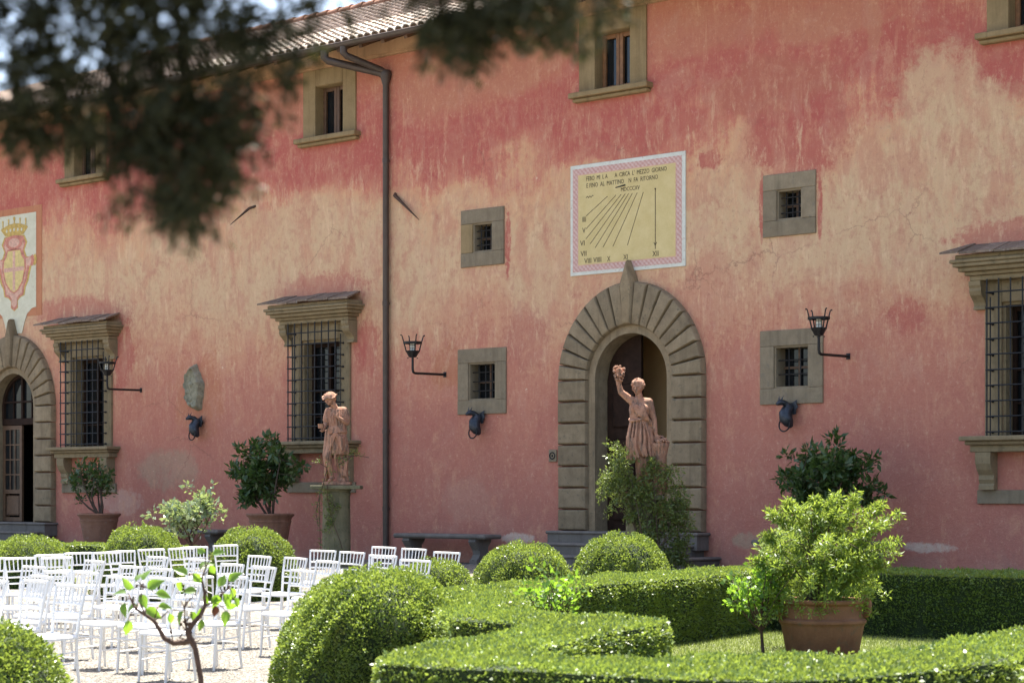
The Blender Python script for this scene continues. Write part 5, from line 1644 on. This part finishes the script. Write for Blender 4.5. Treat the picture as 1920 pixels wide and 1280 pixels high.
# ---------------------------------------------------------------- white chairs
def chair_parts():
    """slat-backed party chair, seat front towards -y; returns list of (name, mesh)"""
    out = []
    W_ = M['white']
    def fin(mb, name, sm=40):
        me = mb.mesh(name, sm); me.materials.append(W_); out.append((name, me))
    s = MB(); n = 14
    # seat: rounded trapezoid pad
    pts = [(-.175, .19), (.175, .19), (.19, .10), (.20, -.10), (.195, -.17), (.15, -.20), (-.15, -.20), (-.195, -.17), (-.20, -.10), (-.19, .10)]
    vs = [(x, y, .435) for x, y in pts] + [(x, y, .455) for x, y in pts] + [(x * .93, y * .93, .472) for x, y in pts]
    m_ = len(pts)
    fs = [tuple(range(m_))[::-1], tuple(range(2 * m_, 3 * m_))]
    for l in range(2):
        for i in range(m_): fs.append((l * m_ + i, l * m_ + (i + 1) % m_, (l + 1) * m_ + (i + 1) % m_, (l + 1) * m_ + i))
    s.add(vs, fs); fin(s, 'seat', 30)
    for sx in (-1, 1):
        fin(MB().tube([(sx * .168, -.165, .44), (sx * .170, -.175, .25), (sx * .172, -.19, .0)], [.0155, .016, .013], 8), 'leg')
    for sx in (-1, 1):
        fin(MB().tube([(sx * .168, .215, .0), (sx * .160, .180, .25), (sx * .162, .175, .45), (sx * .182, .205, .70), (sx * .200, .255, .92)], [.013, .016, .0165, .016, .014], 8), 'back_post')
    def at(z):       # back plane at height z -> half width, y
        k = (z - .45) / .47
        return (.162 + .038 * k, .175 + .08 * k ** 1.2)
    for z, r in ((.905, .015), (.745, .012), (.665, .011), (.585, .011)):
        hw, y = at(z)
        fin(MB().tube([(-hw, y, z), (0, y + .014, z + .002), (hw, y, z)], r, 7), 'back_rail')
    for k in range(6):
        f = -1 + 2 * (k + 1) / 7
        h0, y0 = at(.745); h1, y1 = at(.90)
        fin(MB().tube([(f * h0, y0 + .012 * (1 - f * f), .745), (f * h1, y1 + .012 * (1 - f * f), .90)], .0085, 6), 'spindle')
    for z in (.30, .20):
        for sx in (-1, 1):
            fin(MB().tube([(sx * .169, -.175, z), (sx * .161, .185, z + .02)], .0085, 6), 'stretcher')
    fin(MB().tube([(-.17, -.178, .33), (.17, -.178, .33)], .0085, 6), 'stretcher')
    fin(MB().tube([(-.16, .19, .26), (.16, .19, .26)], .0085, 6), 'stretcher')
    return out
CH = chair_parts()
ORD = ['first', 'second', 'third', 'fourth', 'fifth', 'sixth', 'seventh', 'eighth', 'ninth', 'tenth', 'eleventh', 'twelfth', 'thirteenth', 'fourteenth', 'fifteenth']
def chair_row(spots, where, rot, roll, seed):
    rnd.seed(seed)
    def side(p):
        a, b = p[0] - 21.72, p[1] + 28.666
        return (a * math.cos(YAW) + b * math.sin(YAW)) / (-a * math.sin(YAW) + b * math.cos(YAW))
    for i, (x, y) in enumerate(sorted(spots, key=side)):
        rz = R_(rot + rnd.uniform(-5, 5))
        t = thing('chair', 'white slat-back chair, %s from the left %s' % (ORD[i], where), 'chair', (0, 0, 0), 0, 'white chairs set out on the gravel')
        off = Matrix.Rotation(rz, 3, 'Z') @ Vector((0, .255, 0))
        gz = ground_z(y - off.y)
        t.location = (x - off.x, y - off.y, gz)
        t.rotation_euler = (rnd.uniform(-.008, .008), R_(roll + rnd.uniform(-.4, .4)), rz)
        for nm, me in CH:
            o = bpy.data.objects.new(nm, me); COL.objects.link(o); o.parent = t
chair_row([(-.22, -13.47), (-.01, -13.14), (-.75, -12.13), (.25, -12.75), (-1.26, -11.26), (-1.15, -10.85), (-1.50, -10.30), (-1.76, -9.55), (-1.95, -8.8), (-2.35, -8.2), (-2.8, -7.17)],
          'in the line before the left domes', 66, -.8, 1)
chair_row([(.58, -8.29), (1.47, -8.58), (-.08, -6.34), (2.84, -9.36), (.9, -6.7), (4.52, -10.5), (2.5, -7.7)], 'of the group below the downpipe', 20, 1.8, 2)
chair_row([(3.8, -12.87), (1.76, -10.6), (4.73, -13.22), (2.7, -10.82), (5.89, -13.7), (3.83, -11.35), (1.0, -11.7), (2.3, -12.1), (1.6, -13.2)], 'of the group left of the front dome', 2, 1.4, 3)
chair_row([(5.3, -17.24), (5.7, -17.05), (4.1, -15.63), (6.79, -17.46), (4.46, -15.51), (5.62, -15.97), (3.45, -14.1), (4.22, -14.31), (6.25, -15.94), (6.48, -15.23), (2.7, -14.9), (3.2, -16.2), (4.9, -16.4), (7.15, -16.4)],
          'of the front group around the near rose', 2, 1.2, 4)

# ---------------------------------------------------------------- nearest rose, every leaf its own
def near_rose():
    rnd.seed(71)
    D = 11.6
    base = Vector((21.72 - math.sin(YAW) * D + math.cos(YAW) * (-1.82), -28.666 + math.cos(YAW) * D + math.sin(YAW) * (-1.82), 0))
    t = thing('rose_tree', 'gnarled young rose with big lit green leaves in front of the chairs', 'rose', tuple(base), YAW)
    S = D / 3733.
    def L_(px, py, d=0): return Vector(((px - 374) * S, d, 1.75 + (925 - py) * S))
    st = MB()
    st.tube([(0, 0, -.02), (.03, 0, .3), L_(376, 1270), L_(366, 1215), L_(358, 1198)], [.022, .019, .016, .016, .021], 8)
    main = st.build('trunk', M['bark_rose'], t, 60)
    bs = MB()
    def br(P, r0, r1): bs.tube(P, [r0 + (r1 - r0) * i / (len(P) - 1) for i in range(len(P))], 7)
    br([L_(360, 1200), L_(345, 1203), L_(325, 1205), L_(308, 1196), L_(298, 1178), L_(288, 1162), L_(272, 1152), L_(258, 1140, -.05), L_(248, 1120, -.06)], .020, .006)
    br([L_(358, 1200), L_(352, 1185), L_(360, 1170), L_(376, 1152), L_(384, 1135), L_(383, 1110), L_(378, 1085), L_(386, 1062)], .020, .004)
    br([L_(384, 1135), L_(400, 1128), L_(418, 1112), L_(428, 1100)], .008, .003)
    br([L_(352, 1185), L_(346, 1165), L_(346, 1140)], .007, .003)
    br([L_(272, 1152), L_(262, 1128), L_(268, 1100)], .007, .003)
    for k in range(26):
        v = Vector(rnd.choice(bs.v)); e = v + Vector((rnd.uniform(-.05, .05), rnd.uniform(-.03, .03), rnd.uniform(-.01, .07)))
        bs.tube([v, v.lerp(e, .5), e], [.0045, .0035, .002], 5)
    for k in range(22):
        v = Vector(rnd.choice(bs.v)); bs.ball(v, rnd.uniform(.006, .012), 6, 5)
    def leaf_me(red=False):
        n = 6; vs = []; fs = []
        for i in range(n + 1):
            k = i / n; wd = .30 * math.sin(PI * k ** .75) ** 1.1
            for j in (-1, 0, 1):
                vs.append((j * wd, k, .55 * abs(j) * wd - .34 * k * k + .02 * math.sin(9 * k) * abs(j)))
        for i in range(n):
            for j in range(2):
                a = i * 3 + j
                fs.append((a, a + 1, a + 4, a + 3))
        return MB().add(vs, fs).mesh('leaf', 180)
    lm = leaf_me(); lm.materials.append(M['rose'])
    lr = leaf_me(); lr.materials.append(M['leaf_red'])
    spots = [(236, 1135, -90), (243, 1166, -95), (258, 1095, 60), (250, 1108, 150), (278, 1108, 30), (268, 1095, 70), (290, 1118, -10), (295, 1143, 0), (318, 1155, -80), (238, 1118, 170), (262, 1120, -60), (272, 1147, -30),
             (392, 1065, -60), (384, 1042, 160), (398, 1045, 20), (352, 1083, 150), (340, 1095, -110), (364, 1080, -50), (372, 1073, 30), (410, 1105, 60), (420, 1118, -60), (432, 1108, -70), (408, 1120, -100), (440, 1125, -60),
             (376, 1145, -100), (368, 1115, 170), (384, 1118, -80), (402, 1140, -90), (396, 1132, 30), (424, 1150, -90), (420, 1138, -20), (380, 1165, -95), (346, 1150, -120), (356, 1152, -60), (430, 1095, 40), (260, 1140, -160)]
    nodes = [Vector(v) for v in bs.v]
    for k, (x, y, an) in enumerate(spots):
        o = bpy.data.objects.new('leaf', lr if k == 27 else lm); COL.objects.link(o); o.parent = t
        o.location = L_(x, y - 6, rnd.uniform(-.06, .05))
        q_ = min(nodes, key=lambda v: (v - o.location).length)
        bs.tube([q_, q_.lerp(o.location, .5) + Vector((0, 0, .012)), o.location], [.0045, .003, .002], 5)
        s_ = rnd.uniform(.07, .11)
        o.scale = (s_, s_, s_)
        a = R_(an)
        d = Vector((math.cos(a), rnd.uniform(-.5, .5), math.sin(a))).normalized()
        up = Vector((rnd.uniform(-.8, .8), rnd.uniform(-1.2, -.5), rnd.uniform(-.2, 1.0))).normalized()
        xx = d.cross(up).normalized(); zz = xx.cross(d)
        o.rotation_euler = Matrix((xx, d, zz)).transposed().to_euler()
    bs.build('branches', M['bark_rose'], t, 60)
near_rose()

# ---------------------------------------------------------------- overhanging evergreen close to the camera
def near_tree():
    rnd.seed(81)
    F_ = Vector((-math.sin(YAW), math.cos(YAW), 0)); Rv = Vector((math.cos(YAW), math.sin(YAW), 0))
    eye = Vector((21.72, -28.666, 0))
    base = eye + F_ * 3.8 - Rv * 2.0
    t = thing('evergreen_tree', 'dark out-of-focus evergreen boughs hanging into the top left', 'tree', tuple(base))
    K = .6
    def P(r, z, d=5.0): return eye + F_ * d * K + Rv * r * K + Vector((0, 0, 1.75 + (z - 1.75) * K)) - base
    tk = MB()
    tk.tube([(0, 0, -.05), (.03, .02, .4), (.0, .05, 1.6), (-.05, .0, 3.2), (.02, .02, 5.2), (0, 0, 7.5)], [.24, .19, .17, .15, .10, .03], 12)
    tk.build('trunk', M['bark'], t, 60)
    # metres right of the optical axis, height, half sizes, weight, and distance ahead
    cl = [(-1.21, 2.91, .09, .11, 1), (-1.06, 2.91, .15, .12, 1.2), (-.88, 2.92, .15, .11, 1.2), (-.72, 2.94, .15, .08, 1), (-.58, 2.965, .12, .05, .6), (-.43, 2.985, .06, .02, .2),
          (-1.165, 2.76, .12, .08, 1), (-1.02, 2.735, .10, .08, .8), (-.86, 2.71, .15, .09, 1.3), (-.71, 2.75, .09, .07, .8), (-.615, 2.84, .08, .05, .5), (-.90, 2.60, .09, .07, 1), (-.79, 2.59, .11, .08, 1.1),
          (-.725, 2.55, .05, .055, .6), (-.83, 2.48, .08, .055, .9), (-.82, 2.42, .045, .04, .55), (-.985, 2.49, .025, .03, .15), (-1.26, 2.71, .04, .05, .4), (-1.2, 2.68, .08, .03, .5),
          (-.147, 2.945, .08, .07, 1.3), (-.134, 2.885, .04, .03, .5), (-.054, 2.965, .08, .045, 1), (.054, 2.97, .09, .05, .9), (.134, 2.945, .065, .035, .5), (.215, 2.98, .04, .025, .3),
          (-1.3, 3.1, .3, .14, 2), (-.9, 3.12, .3, .12, 2), (-.5, 3.16, .3, .09, 1.2), (-.1, 3.1, .25, .10, 1.5), (.2, 3.12, .2, .10, 1), (-1.6, 2.9, .25, .2, 1.6), (-1.0, 3.35, .5, .2, 3), (-.2, 3.35, .4, .2, 2), (-1.8, 3.3, .4, .3, 2.5), (-2.4, 3.6, .6, .4, 3), (-2.6, 4.6, .7, .6, 4), (-3.0, 5.8, .6, .6, 3), (-3.1, 6.8, .4, .6, 2)]
    allP = []; allN = []
    for k, (r, z, rx, rz, wgt) in enumerate(cl):
        d0 = 5.0 if r > -1.9 else 5.9
        if z < 2.66: z += .055
        c = P(r, z, d0)
        root = P(-3.2, 5.0 + .4 * (k % 5), 6.3)
        if k % 4 == 0 or rx > .2:
            tw = MB(); mid = P(r * .75 - .4, max(z, 3.0) + .55, 5.3)
            tw.tube([root, root.lerp(mid, .5) + Vector((0, 0, .12)), mid, mid.lerp(c, .6) + Vector((0, 0, .03)), c], [.03, .022, .015, .007, .003], 7)
            tw.build('bough', M['bark'], t, 60)
        n = int((1350 if r < -.6 else 1000) * wgt * max(1, min(rx * rz / .012, 3)))
        # sprays: short fans of scale leaves
        ns = max(6, n // 26)
        q = sphere_pts(ns) * (rng.uniform(0, 1, ns) ** .4)[:, None]
        cen = np.array(c) + (q[:, :1] * rx * np.array(Rv) + q[:, 1:2] * .16 * np.array(F_) + q[:, 2:3] * np.array([0, 0, rz])) * K
        dr_ = unit(rng.normal(0, .6, (ns, 3)) + np.array([0, 0, -.55]) + q * .5)
        idx = np.repeat(np.arange(ns), 26)
        k_ = rng.uniform(0, 1, len(idx))[:, None]
        pp = cen[idx] + dr_[idx] * k_ * .055 + rng.normal(0, .004, (len(idx), 3))
        allP.append(pp); allN.append(dr_[idx])
    V = leaves(np.vstack(allP), np.vstack(allN), .016, .28, .75, 0)
    tag(link('foliage', fast_mesh('foliage', V, 4), M['yew'], t), kind='stuff')
near_tree()
